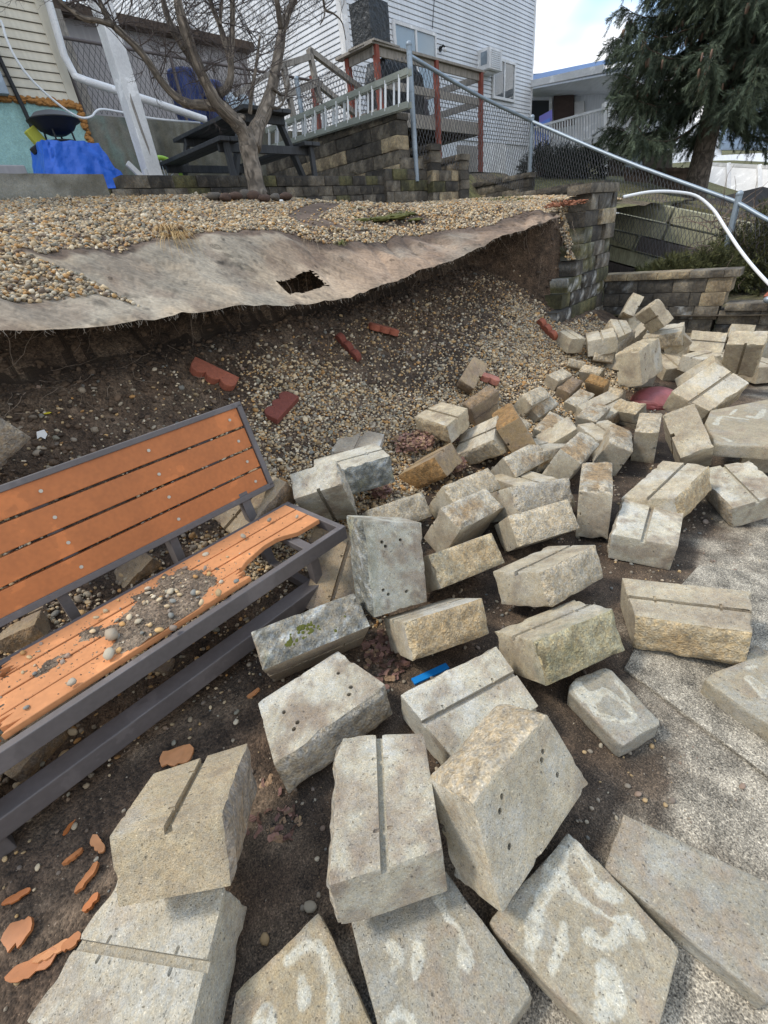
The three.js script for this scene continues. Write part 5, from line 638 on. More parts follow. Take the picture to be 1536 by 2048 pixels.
{ const a = P(4.0, 9.68, 3.86), b = P(9.4, 9.68, 3.86), T = worldThing('chain_link_fence', 'rusty chain-link fence on top of the dark concrete wall', 'fence', a), q = b.clone().sub(a); const rust = std([0.11, 0.09, 0.085], { roughness: 0.7 }); mesh('top_rail', [tube([V3(0, 0.9, 0), q.clone().add(V3(0, 0.9, 0))], 0.024, 8)], rust, T); for (const s of [0.01, 0.34, 0.62, 0.98]) mesh('post', [tube([q.clone().multiplyScalar(s), q.clone().multiplyScalar(s).add(V3(0, 0.98, 0))], 0.028, 8)], rust, T); chain(T, V3(0, 0.03, 0), q.clone().add(V3(0, 0.03, 0)), 0.86, 0.86, 0.085); }
// white hose arching over the fence
{ const pts = [[1246, 394, 5.7], [1300, 384, 5.75], [1350, 384, 5.8], [1392, 392, 5.8], [1425, 418, 5.75], [1450, 455, 5.65], [1480, 500, 5.5], [1512, 540, 5.3], [1560, 590, 5.0], [1640, 660, 4.6]].map(a => atD(...a)), c = pts[0].clone(); solo('white_hose', [tube(spline(pts.map(p => p.clone().sub(c)), 40), 0.018, 9)], M.pvc, 'white plastic hose arching from the wall corner over the fence', 'hose', c, 0); }
{ const p = atU(1540, 606, 7.1), T = thing('garden_ornament', 'small grey stone with an orange tile on the low wall cap', 'ornament', V3(p.x, 0.555, p.z), 0.2); const g = prep(new THREE.IcosahedronGeometry(0.07, 3)); g.scale(1.2, 0.7, 0.9); mesh('stone', g.translate(0, 0.045, 0), M.galv, T); mesh('tile', [rbox(0.2, 0.025, 0.14, 0.004, 0.04, 0.12, 0, 0.1, 0.2, 0.5)], M.brick, T); }
// ================================================================ houses and things on the rear patio
const clap = (() => { const c = new Map(); return (l, h) => { const k = l.toFixed(2) + h; if (!c.has(k)) { const s = new THREE.Shape([new THREE.Vector2(0, 0.010), new THREE.Vector2(0.022, 0.010), new THREE.Vector2(0.021, 0.03), new THREE.Vector2(0.008, h), new THREE.Vector2(0, h)]), g = new THREE.ExtrudeGeometry(s, { depth: l, bevelEnabled: false }); g.rotateY(-Math.PI / 2); g.translate(l, 0, 0); c.set(k, boxUV(prep(g))); } return c.get(k); }; })();   // x along, +z out
function sided(T, x0, x1, y0, y1, h, mat, ry = 0, ox = 0, oz = 0) { const n = Math.floor((y1 - y0) / h), g = clap(x1 - x0, h), c = Math.cos(ry), s = Math.sin(ry); for (let i = 0; i < n; i++) share('clapboard', g, mat, T, ox + x0 * c, y0 + i * h, oz - x0 * s, ry); }
function windowOn(T, u0, u1, y0, y1, z, nP, glassBack, ry = 0) { // x from u0 to u1 in T's frame, front at z
  const W = new THREE.Group(); W.name = 'window'; W.position.set((u0 + u1) / 2, (y0 + y1) / 2, z); W.rotation.y = ry; T.add(W); const w = u1 - u0, h = y1 - y0, f = 0.07; mesh('frame', [box(w, f, 0.06, 0, h / 2 - f / 2, 0.03), box(w, f, 0.06, 0, -h / 2 + f / 2, 0.03), box(f, h - 2 * f, 0.06, -w / 2 + f / 2, 0, 0.03), box(f, h - 2 * f, 0.06, w / 2 - f / 2, 0, 0.03), ...Array.from({ length: nP - 1 }, (_, i) => box(f, h - 2 * f, 0.058, -w / 2 + w * (i + 1) / nP, 0, 0.029))], M.white, W); mesh('curtain', [box(w - 0.1, h - 0.1, 0.006, 0, 0, 0.012)], glassBack, W);
  for (let i = 0; i < nP; i++) mesh('pane', [box(w / nP - f, h - 2 * f, 0.005, -w / 2 + w * (i + 0.5) / nP, 0, 0.036)], paneMat, W); return W; }
const paneMat = new THREE.MeshPhysicalMaterial({ color: L(0.9, 0.93, 0.95), roughness: 0.04, transmission: 1, thickness: 0, ior: 1.5 });
{ // white house: corner at u 10.94, v 10.3
  const T = thing('white_house', 'white clapboard house with sliding door, paired window and air conditioner', 'house', P(10.94, 10.3, 0)); const w = 9.68;
  mesh('wall', [box(w - 0.02, 8.6, 0.2, w / 2, 7.4, -0.12), box(0.2, 8.6, 14, 0.12, 7.4, -7.1)], M.siding, T); sided(T, 0.06, w - 0.06, 4.12, 11.6, 0.105, M.siding); sided(T, 0.06, 13.9, 4.12, 11.6, 0.105, M.siding, -Math.PI / 2, 0, -14);
  for (const c of T.children) if (c.name === 'clapboard' && c.rotation.y) { c.position.set(0, c.position.y, -14 + 0.06); }
  mesh('corner_trim', [box(0.16, 7.6, 0.05, 0.07, 7.9, 0.0), box(0.05, 7.6, 0.16, 0.0, 7.9, -0.07)], M.white, T); mesh('corner_trim', [box(0.12, 7.6, 0.05, w - 0.05, 7.9, 0.0)], M.white, T);
  mesh('foundation', [box(w, 1.5, 0.22, w / 2, 3.38, -0.15)], M.greyplaster, T); mesh('foundation_panel', [box(1.9, 1.05, 0.04, 6.9, 3.6, -0.01)], M.white, T); mesh('cellar_door', [box(1.2, 1.0, 0.04, 5.3, 3.5, -0.01)], M.greywood, T);
  const X = (x, y) => { const p = atV(x, y, 10.28); return [uOf(p) - 10.94, p.y]; }; { const a = X(984, 117), b = X(1026, 206); windowOn(T, a[0], b[0], b[1], a[1] + 0.05, 0.03, 2, M.room); }
  { const a = X(783, 43), b = X(869, 65); const D = windowOn(T, a[0], b[0], 4.3, (a[1] + b[1]) / 2, 0.03, 2, M.curtain); D.name = 'sliding_door'; D.position.y += 0; }
  { const a = X(957, 97), A = new THREE.Group(); A.name = 'air_conditioner'; A.position.set(a[0] + 0.35, a[1] - 0.3, 0.2); T.add(A); mesh('casing', [rbox(0.78, 0.5, 0.46, 0.015)], M.white, A); for (let i = 0; i < 9; i++) mesh('louver', [box(0.6, 0.022, 0.02, 0.02, -0.19 + i * 0.047, 0.232)], M.siding, A); mesh('side_vent', [box(0.012, 0.3, 0.22, -0.392, 0.02, 0.04)], M.galv, A); mesh('bracket', [box(0.5, 0.03, 0.3, 0, -0.28, -0.05)], M.white, A); }
  { const a = X(880, 98), A = new THREE.Group(); A.name = 'wall_lamp'; A.position.set(a[0], a[1], 0.03); T.add(A); mesh('base', [cyl(0.06, 0.06, 0.04, 12).rotateX(1.57)], M.black, A); mesh('arm', [tube([V3(0, 0, 0.02), V3(0, 0.05, 0.1), V3(0, 0.0, 0.15)], 0.025, 8)], M.black, A); mesh('bulb', [prep(new THREE.SphereGeometry(0.05, 12, 10)).translate(0, -0.06, 0.15)], M.white, A); }
  { const a = X(868, 0), b = X(864, 58); mesh('cable', [tube([V3(a[0], a[1] + 2, 0.03), V3(a[0], a[1], 0.03), V3(b[0], b[1], 0.03)], 0.008, 5)], M.black, T); }
  // gable part with a small dark window on the far side face
  mesh('gutter', [box(0.14, 0.12, 13, -0.05, 11.62, -7)], M.white, T); mesh('roof', [box(w + 1, 0.15, 15, w / 2, 11.8, -7, 0, 0, 0)], M.roof, T);
}
{ // deck in front of the white house
  const T = thing('deck', 'raised grey wooden deck with red posts and grey rails', 'deck', P(9.45, 8.2, 0)), w = 4.1, d = 2.05; mesh('floor', Array.from({ length: 14 }, (_, i) => box(w, 0.035, 0.138, w / 2, 4.0, -0.08 - i * 0.148)), M.greywood, T); mesh('rim_joist', [box(w, 0.22, 0.04, w / 2, 3.87, 0.0)], M.greywood, T); mesh('rim_joist', [box(0.04, 0.22, d, 0, 3.87, -d / 2)], M.greywood, T); mesh('rim_joist', [box(0.04, 0.22, d, w, 3.87, -d / 2)], M.greywood, T); for (let i = 0; i < 8; i++) mesh('joist', [box(0.04, 0.2, d - 0.08, 0.3 + i * 0.5, 3.87, -d / 2)], M.darkwood, T);
  for (const [x, z, y0] of [[0.06, 0.03, 3.95], [2.1, 0.035, 2.3], [4.04, 0.035, 2.1]]) mesh('post', [box(0.1, 4.98 - y0, 0.1, x, (4.98 + y0) / 2, z + 0.02)], M.redwood, T); mesh('post', [box(0.1, 1.0, 0.1, 0.06, 4.47, -0.75)], M.redwood, T); mesh('post', [box(0.1, 1.0, 0.1, 4.04, 4.47, -1.8)], M.redwood, T); mesh('post', [box(0.1, 1.0, 0.1, 0.06, 4.47, -1.9)], M.redwood, T);
  mesh('rail', [box(w + 0.2, 0.045, 0.2, w / 2, 5.0, 0)], M.greywood, T); mesh('rail', [box(0.2, 0.045, 0.95, 0.02, 5.002, -0.5)], M.greywood, T); mesh('rail', [box(w, 0.14, 0.04, w / 2, 4.9, 0.02)], M.greywood, T); mesh('rail', [box(0.04, 0.14, 0.8, 0.06, 4.9, -0.4)], M.greywood, T); mesh('rail', [box(w, 0.14, 0.04, w / 2, 4.42, 0.02)], M.greywood, T);
  mesh('rail', [box(0.04, 0.14, 1.9, w - 0.02, 4.9, -0.95)], M.greywood, T); mesh('rail', [box(0.04, 0.14, 1.9, w - 0.02, 4.42, -0.95)], M.greywood, T); mesh('stringer', [box(0.1, 1.6, 0.1, 0.1, 3.1, -1.9)], M.darkwood, T); }
{ const T = thing('stair_railing', 'weathered grey wooden stair railing beside the deck', 'railing', atV(640, 200, 8.9)), at = (x, y) => atV(x, y, 8.9).sub(T.position).applyAxisAngle(V3(0, 1, 0), -TH), B = (n, a, b, w = 0.09, h = 0.09) => mesh(n, [bar(at(...a), at(...b), w, h)], M.greywood, T); B('post', [618, 98], [640, 205]); B('post', [566, 128], [588, 240]); B('rail', [566, 130], [620, 114]); B('rail', [560, 195], [632, 165], 0.12, 0.12); B('handrail', [618, 100], [722, 178]); B('handrail', [632, 165], [732, 245]); B('rail', [470, 190], [566, 130], 0.07, 0.07); }
{ const T = thing('grill', 'covered black barbecue grill standing on the deck', 'grill', P(10.15, 8.75, 4.02)), g = boxGrid(1.35, 0.95, 0.62, 18, 14, 10, 0.03), p = g.attributes.position; for (let i = 0; i < p.count; i++) { const x = p.getX(i), y = p.getY(i), z = p.getZ(i), k = 1 - 0.12 * sstep(0.2, 0.47, y) + 0.05 * (fbm(x * 6, y * 2, z * 6, 3) - 0.5); p.setXYZ(i, x * k + (y > 0.3 && x > 0 ? -0.12 : 0), y, z * k); } g.computeVertexNormals(); mesh('cover', prep(g).translate(0.62, 0.48, 0), M.blackcloth, T); }
{ const T = thing('covered_box', 'black fabric-covered box standing on the corner of the deck rail', 'box', P(9.72, 8.42, 5.03), TH + 0.05), g = boxGrid(0.62, 0.62, 0.5, 16, 16, 14, 0.015), p = g.attributes.position; for (let i = 0; i < p.count; i++) { const x = p.getX(i), y = p.getY(i), z = p.getZ(i), k = 1 + 0.06 * (fbm(x * 5, y * 9, z * 5, 3) - 0.5); p.setXYZ(i, x * k, y + (y > 0.2 ? 0.02 * fbm(x * 4, 1, z * 4, 2) : 0), z * k); } g.computeVertexNormals(); mesh('cover', prep(g).translate(0, 0.31, 0), M.blackcloth, T); mesh('shelf', [box(0.85, 0.03, 0.7, 0.06, -0.005, 0)], M.greywood, T); }
{ const c = atV(850, 240, 9.2); c.y = 4.02; const g = prep(new THREE.LatheGeometry([[0, 0], [0.1, 0], [0.13, 0.14], [0.13, 0.32], [0.09, 0.42], [0.11, 0.5], [0.1, 0.58], [0, 0.6]].map(a => new THREE.Vector2(...a)), 16)); const e = [prep(new THREE.ConeGeometry(0.03, 0.09, 6)).translate(-0.065, 0.61, 0), prep(new THREE.ConeGeometry(0.03, 0.09, 6)).translate(0.065, 0.61, 0)]; solo('owl_decoy', [g, ...e], std([0.06, 0.055, 0.06]), 'dark owl decoy on the deck behind the rail', 'decoy', c); }
{ // stool on the stepped wall
  const a = atV(785, 325, 6.6), T = thing('step_stool', 'step stool with a green top and grey legs under the deck', 'stool', a); mesh('top', [rbox(0.5, 0.05, 0.3, 0.01, 0, 0.46, 0)], M.greenplastic, T); for (const [x, z] of [[-0.17, 0.1], [-0.05, 0.1], [0.2, 0.1], [0.2, -0.1]]) mesh('leg', [rbox(0.07, 0.44, 0.05, 0.005, x, 0.22, z, 0, 0, x * 0.2)], M.galv, T); }
{ // extension ladder lying on edge on the block wall
  const at = (x, y) => atU(x, y, 7.0), o = at(675, 235), T = worldThing('extension_ladder', 'white-runged extension ladder lying on edge along the block wall', 'ladder', o), S = p => p.sub(o), u0 = S(at(532, 262)), u1 = S(at(815, 142)), l0 = S(at(532, 298)), l1 = S(at(815, 209)), off = P(0.09, 0, 0);
  for (const [k, ex] of [[0, 0], [1, 0.09]]) { const q = P(ex, 0, 0); mesh('side_rail', [bar(u0.clone().add(q), u1.clone().add(q), 0.03, 0.075)], M.greenmetal, T); mesh('side_rail', [bar(l0.clone().add(q), l1.clone().add(q), 0.03, 0.075)], M.greenmetal, T); for (let i = 0; i < 13; i++) { const t = (i + 0.4 + k * 0.35) / 13; mesh('rung', [bar(l0.clone().lerp(l1, t).add(q), u0.clone().lerp(u1, t).add(q), 0.032, 0.03)], M.alu, T); } } }
{ // picnic table, long axis along v
  const T = thing('picnic_table', 'dark grey picnic table with attached benches behind the low garden wall', 'picnic table', P(4.75, 6.85, 2.43)), len = 1.85; for (let i = 0; i < 5; i++) mesh('top_board', [rbox(0.142, 0.045, len, 0.006, -0.3 + i * 0.15, 0.78, 0)], M.charcoal, T); for (const s of [-1, 1]) { for (let k = 0; k < 2; k++) mesh('seat_board', [rbox(0.14, 0.045, len, 0.006, s * 0.66 + (k - 0.5) * 0.148, 0.46, 0)], M.charcoal, T); for (const z of [-0.68, 0.72]) mesh('leg', [bar(V3(s * 0.62, 0, z), V3(s * 0.28, 0.76, z), 0.09, 0.05)], M.charcoal, T); for (const z of [0.85]) mesh('seat_leg', [rbox(0.07, 0.45, 0.05, 0.004, s * 0.68, 0.22, z)], M.charcoal, T); }
  for (const z of [-0.68, 0.72]) mesh('crossbar', [rbox(1.5, 0.09, 0.045, 0.005, 0, 0.4, z + 0.05)], M.charcoal, T), mesh('crossbar', [rbox(0.7, 0.09, 0.045, 0.005, 0, 0.71, z + 0.05)], M.charcoal, T); mesh('brace', [bar(V3(0, 0.42, 0.68), V3(0, 0.72, 0.1), 0.05, 0.05)], M.charcoal, T); }
{ // left house
  const T = thing('beige_house', 'beige clapboard house with an aqua painted foundation wall', 'house', P(3.93, 9.5, 0)); mesh('wall', [box(9, 7, 0.2, -4.52, 7.4, -0.12), box(0.2, 7, 8, -0.12, 7.4, -4.1)], M.beige, T); sided(T, -9, -0.1, 3.96, 10.8, 0.105, M.beige); mesh('corner_trim', [box(0.13, 6.9, 0.05, -0.05, 7.4, 0.0), box(0.05, 6.9, 0.13, 0.0, 7.4, -0.06)], M.beige, T);
  mesh('foundation', [box(9, 1.6, 0.25, -4.5, 3.15, -0.14)], M.aqua, T); { const r = rng(4), gs = []; for (let i = 0; i < 240; i++) { const x = -r() * r() * 3.2, g = prep(new THREE.IcosahedronGeometry(mix(0.02, 0.055, r()), 1)); g.scale(1.3, 0.7, 0.6); g.translate(x, 3.94 + (r() - 0.5) * 0.07, 0.0); gs.push(g); } for (let i = 0; i < 130; i++) { const g = prep(new THREE.IcosahedronGeometry(mix(0.015, 0.045, r()), 1)); g.translate(0.0 + (r() - 0.5) * 0.06, mix(2.9, 3.95, r()), -0.01); gs.push(g); } mesh('sealing_foam', gs, M.foam, T); }
  mesh('meter_box', [rbox(0.24, 0.5, 0.12, 0.01, -1.05, 4.2, 0.08), rbox(0.12, 0.2, 0.1, 0.01, -1.05, 4.52, 0.07)], M.galv, T); mesh('conduit', [tube([V3(-0.87, 4.5, 0.06), V3(-0.8, 3.8, 0.06), V3(-0.78, 3.4, 0.07)], 0.03, 8)], M.black, T); mesh('panel', [rbox(1.3, 0.62, 0.05, 0.02, -1.75, 2.85, 0.08)], M.greyplaster, T);
  const S = p => p.sub(T.position).applyAxisAngle(V3(0, 1, 0), -TH), dp = [[96, 0, 9.35], [128, 110, 9.35], [150, 152, 9.3], [175, 163, 9.3], [300, 202, 9.2], [412, 240, 9.1]].map(a => S(atV(...a))); mesh('downspout', [tube([dp[0].clone().add(V3(0, 3, 0)), ...dp], 0.055, 8)], M.white, T); }
{ const pts = [[-30, 20], [0, 40], [12, 75], [28, 110], [55, 150], [95, 190], [140, 225], [165, 236], [185, 232], [190, 225], [200, 219], [240, 224], [300, 236], [400, 246]].map(([x, y]) => atV(x, y, 9.25)), c = pts[6].clone(); solo('white_cable', [tube(spline(pts.map(p => p.clone().sub(c)), 60), 0.016, 7)], M.pvc, 'white cable hanging across the beige house and the dark wall', 'cable', c, 0); }
{ const T = thing('grey_building', 'low grey plastered building with a dark flat roof edge behind the fence', 'building', P(5.0, 12, 0)); mesh('wall', [box(4.2, 3.2, 0.3, 2.15, 4.2, -0.15), box(0.3, 3.2, 4, 0.15, 4.2, -2.2)], M.greyplaster, T); mesh('roof_edge', [box(4.5, 0.14, 0.5, 2.1, 5.86, 0.0)], M.darkwood, T); mesh('corner_post', [box(0.35, 3.2, 0.35, -0.05, 4.2, 0.1)], M.greywood, T); }
{ // white wooden post with peeled paint
  const T = thing('white_post', 'tall white wooden post with a strip of peeled paint', 'post', P(3.63, 7.2, 2.42)), g = rbox(0.19, 4.2, 0.19, 0.008, 0, 2.1, 0); mesh('shaft', g, M.white, T); mesh('bare_wood', [prism([[-0.03, -0.2], [-0.005, -0.28], [0.012, 0.02], [0.03, 0.25], [0.018, 0.33], [-0.012, 0.1]], 0.006).rotateX(Math.PI / 2).translate(-0.02, 0.82, 0.0945)], M.greywood, T); mesh('brace', [bar(V3(-0.3, 0.42, 0.02), V3(-0.1, 0.2, 0.02), 0.04, 0.06), bar(V3(-0.12, 0.35, 0.06), V3(-0.1, 0.0, 0.06), 0.05, 0.03)], M.white, T); }
{ // fire bowl on a tarp-covered stack
  const c = P(2.98, 8.0, 2.43), T = thing('tarp_heap', 'blue tarp bundled over a low stack on the patio', 'tarp', c), g = boxGrid(0.95, 0.72, 0.6, 34, 26, 22, 0.02), p = g.attributes.position; for (let i = 0; i < p.count; i++) { const x = p.getX(i), y = p.getY(i), z = p.getZ(i), t = (y + 0.36) / 0.72, k = mix(1.12, 0.74, t) + 0.24 * (fbm(x * 7, y * 3, z * 7, 4) - 0.5); p.setXYZ(i, x * k + (x > 0.3 && t < 0.6 ? 0.1 * (1 - t) : 0), y + 0.03 * (fbm(x * 6, 2, z * 6, 3) - 0.5), z * k + 0.07 * (fbm(x * 13, y * 9, 3, 4) - 0.5)); } g.computeVertexNormals(); mesh('tarp', prep(g).translate(0, 0.36, 0), M.blue, T);
  const f = P(2.94, 8.0, 3.15), B = thing('fire_bowl', 'black steel fire bowl on a ring stand, set on the blue tarp', 'fire pit', f); mesh('bowl', [prep(new THREE.LatheGeometry([[0.0, 0.1], [0.1, 0.1], [0.2, 0.15], [0.26, 0.22], [0.30, 0.23], [0.305, 0.245], [0.26, 0.25], [0.19, 0.18], [0, 0.13]].map(a => new THREE.Vector2(...a)), 32))], M.black, B); mesh('ring', [prep(new THREE.TorusGeometry(0.17, 0.014, 8, 32)).rotateX(1.57).translate(0, 0.02, 0)], M.black, B); mesh('lid', [prep(new THREE.LatheGeometry([[0.27, 0.25], [0.2, 0.31], [0.08, 0.34], [0, 0.345]].map(a => new THREE.Vector2(...a)), 24))], M.wire, B); for (const a of [0.6, 2.2, 3.8, 5.2]) mesh('leg', [tube([V3(Math.cos(a) * 0.16, 0.16, Math.sin(a) * 0.16), V3(Math.cos(a) * 0.17, 0.0, Math.sin(a) * 0.17)], 0.012, 6)], M.black, B);
  const b = atV(78, 285, 8.1), K = thing('tool_case', 'yellow and black tool case leaning beside the tarp', 'case', b); mesh('body', [rbox(0.14, 0.24, 0.1, 0.015, 0, 0.03, 0, 0, 0, 0.5)], std([0.45, 0.46, 0.06]), K); mesh('trim', [rbox(0.15, 0.07, 0.11, 0.015, -0.05, -0.06, 0, 0, 0, 0.5)], M.black, K); }
{ const c = atV(322, 322, 7.5); c.y = 2.43; const g = [prep(new THREE.TorusGeometry(0.25, 0.028, 10, 36)).translate(0, 0.28, 0)]; const T = thing('toy_wheel', 'lime green toy wheel leaning by the white post', 'wheel', c); mesh('tyre', g, M.lime, T); mesh('spokes', Array.from({ length: 6 }, (_, i) => box(0.008, 0.48, 0.008, 0, 0.28, 0, 0, 0, i * 0.52)), M.alu, T); }
{ const drum = (x, y, v, h, label) => { const c = atV(x, y, v); c.y = 3.79; const T = thing('plastic_drum', label, 'drum', c); mesh('body', [prep(new THREE.LatheGeometry([[0, 0], [0.25, 0], [0.27, 0.05], [0.27, 0.3], [0.285, 0.33], [0.27, 0.36], [0.27, 0.6], [0.285, 0.63], [0.27, 0.66], [0.265, h - 0.04], [0.24, h], [0, h]].map(a => new THREE.Vector2(...a)), 28))], M.drum, T); mesh('bung', [cyl(0.03, 0.03, 0.02, 10, 0.12, h + 0.005, 0)], M.white, T); }; drum(385, 236, 10.1, 0.92, 'tall blue plastic drum behind the rusty fence'); drum(432, 236, 10.3, 0.86, 'blue plastic drum beside the white bundle behind the fence'); }
{ const c = atV(475, 225, 10.2); c.y = 3.79; const g = prep(new THREE.IcosahedronGeometry(0.5, 3)), p = g.attributes.position; for (let i = 0; i < p.count; i++) { const x = p.getX(i), y = p.getY(i), z = p.getZ(i), k = 0.8 + 0.5 * fbm(x * 3, y * 3, z * 3, 4); p.setXYZ(i, x * k * 0.9, Math.max(-0.3, y * k * 0.8), z * k * 0.7); } g.computeVertexNormals(); solo('covered_bundle', g.translate(0, 0.3, 0), std([0.34, 0.4, 0.44], { roughness: 0.4, bumpMap: bumpWear, bumpScale: 0.02 }), 'grey plastic-wrapped bundle behind the rusty fence', 'bundle', c); }
{ // edging stones by the tree
  const r = rng(15), row = [[432, 400], [452, 402], [472, 400], [492, 398], [510, 400], [532, 404], [552, 402], [572, 400], [592, 396], [612, 398]]; row.forEach(([x, y], i) => { const p = topP(x, y, 0.03), g = stoneGeo[i % 5].clone(); g.scale(0.075, 0.07, 0.06); solo('edging_stone', g, i % 3 ? std([0.17, 0.10, 0.07], { map: texConc, bumpMap: bumpConc, bumpScale: 0.006 }) : std([0.2, 0.17, 0.14], { map: texConc }), 'dark half-round edging stone below the bare tree', 'stone', p, TH + (r() - 0.5) * 0.7, 'edging stones around the tree'); });
  const p = topP(625, 396, 0.07), g = prep(new THREE.CylinderGeometry(0.055, 0.055, 0.22, 20)); g.rotateZ(1.57); solo('clay_pipe', g, M.brick, 'orange-red clay cylinder lying beside the edging stones', 'pipe', p, TH + 0.1);
  for (const [x, y, s] of [[585, 391, 0.04], [563, 405, 0.025], [530, 412, 0.02], [70, 455, 0.022], [72, 442, 0.02], [360, 438, 0.02]]) { const q = topP(x, y, s * 0.5); const gg = stoneGeo[1].clone(); gg.scale(s, s, s); solo('white_stone', gg, std([0.72, 0.71, 0.68]), 'white stone on the terrace gravel', 'stone', q, r() * 6, 'white stones'); } }
// ================================================================ the neighbours on the right
const barsPx = (T, n, list, pl, w, mat) => { for (const [a, b, ww] of list) mesh(n, [bar(pl(...a).sub(T.position), pl(...b).sub(T.position), ww || w, ww || w)], mat, T); };
{ const cor = atD(1212, 345, 16.5), U1 = uOf(cor), V1 = vOf(cor), onU = (x, y) => atU(x, y, U1), onV = (x, y) => atV(x, y, V1), back = (x, y) => atU(x, y, U1 + 2.2), T = worldThing('porch_house', 'white house with a brick wall, roofed porch and white balustrade beyond the lawn', 'house', cor), S = p => p.sub(cor);
  const quad = (n, pts, mat, th = 0.12) => { const q = pts.map(p => p.clone().sub(cor)), nn = q[1].clone().sub(q[0]).cross(q[2].clone().sub(q[0])).normalize().multiplyScalar(th), pos = []; const tri = (a, b, c) => { for (const k of [a, b, c]) pos.push(k.x, k.y, k.z); }, B = q.map(p => p.clone().add(nn)); tri(q[0], q[1], q[2]); tri(q[0], q[2], q[3]); tri(B[0], B[2], B[1]); tri(B[0], B[3], B[2]); for (let i = 0; i < 4; i++) { const j = (i + 1) % 4; tri(q[i], B[i], B[j]); tri(q[i], B[j], q[j]); } const g = new THREE.BufferGeometry(); g.setAttribute('position', new THREE.Float32BufferAttribute(pos, 3)); g.computeVertexNormals(); return mesh(n, g, mat, T); };
  quad('wall', [back(1040, 350), back(1340, 300), back(1340, 130), back(1040, 150)], M.siding); quad('brick_wall', [back(1113, 260), back(1152, 250), back(1152, 190), back(1113, 190)].map(p => p.add(P(-0.15, 0, 0))), std([0.17, 0.11, 0.095], { map: texConc, bumpMap: bumpConc, bumpScale: 0.01 })); quad('sliding_door', [back(1066, 275), back(1104, 262), back(1104, 202), back(1066, 202)].map(p => p.add(P(-0.16, 0, 0))), M.room, 0.05); quad('door_frame', [back(1104, 262), back(1110, 260), back(1110, 196), back(1104, 198)].map(p => p.add(P(-0.2, 0, 0))), M.white, 0.08); quad('window', [back(1153, 232), back(1172, 226), back(1172, 203), back(1153, 205)].map(p => p.add(P(-0.16, 0, 0))), M.white, 0.05);
  quad('roof_fascia', [onU(1066, 178), onU(1216, 148), onU(1216, 132), onU(1066, 165)].map(p => p.add(P(-0.3, 0, 0))), M.white); quad('porch_ceiling', [onU(1066, 178), onU(1260, 142), back(1300, 185), back(1066, 195)], M.siding, 0.05); quad('roof', [onU(1066, 164), onU(1250, 122), back(1262, 112), back(1066, 152)], std([0.10, 0.20, 0.40], { roughness: 0.6 }), 0.04);
  quad('roof', [back(1060, 168), back(1130, 158), back(1122, 132), back(1060, 134)].map(p => p.add(P(2, 0, 0))), M.siding, 0.1); quad('porch_floor', [onU(1066, 322), onU(1212, 280), onV(1345, 290), back(1300, 280)], M.white, 0.14); mesh('rail', [bar(S(onU(1066, 256)), S(onU(1212, 216)), 0.09, 0.07)], M.white, T); mesh('rail', [bar(S(onU(1066, 308)), S(onU(1212, 268)), 0.07, 0.06)], M.white, T); for (let i = 0; i < 27; i++) { const t = (i + 0.5) / 27, a = onU(1066, 256).lerp(onU(1212, 216), t), b = onU(1066, 308).lerp(onU(1212, 268), t); mesh('baluster', [bar(S(b), S(a), 0.045, 0.04)], M.white, T); }
  mesh('rail', [bar(S(onV(1212, 216)), S(onV(1345, 226)), 0.09, 0.07)], M.white, T); mesh('rail', [bar(S(onV(1212, 268)), S(onV(1345, 274)), 0.07, 0.06)], M.white, T); for (let i = 0; i < 22; i++) { const t = (i + 0.5) / 22, a = onV(1212, 216).lerp(onV(1345, 226), t), b = onV(1212, 268).lerp(onV(1345, 274), t); mesh('baluster', [bar(S(b), S(a), 0.045, 0.04)], M.white, T); }
  for (const [x, y0, y1] of [[1212, 350, 205]]) mesh('porch_post', [bar(S(onU(x - 6, y0)), S(onU(x, y1)), 0.2, 0.2)], M.white, T); for (const [x, y0, y1] of [[1257, 345, 285], [1290, 345, 285], [1322, 340, 285]]) mesh('porch_post', [bar(S(onV(x - 3, y0)), S(onV(x, y1)), 0.14, 0.14)], M.white, T); quad('beam', [onV(1212, 290), onV(1345, 298), onV(1345, 280), onV(1212, 272)], M.white, 0.12); quad('lower_wall', [back(1205, 352), back(1345, 352), back(1345, 292), back(1205, 292)], std([0.16, 0.13, 0.11], { map: texConc }), 0.1); quad('lower_door', [back(1255, 346), back(1288, 345), back(1288, 305), back(1255, 306)].map(p => p.add(P(-0.2, 0, 0))), M.galv, 0.05);
  quad('towel', [onU(1066, 300), onU(1098, 290), onU(1098, 235), onU(1066, 252)].map(p => p.add(P(0.1, 0, 0))), std([0.16, 0.28, 0.72]), 0.02); quad('towel', [onU(1074, 250), onU(1100, 240), onU(1100, 218), onU(1074, 232)].map(p => p.add(P(0.2, 0, 0))), std([0.26, 0.24, 0.62]), 0.02); }
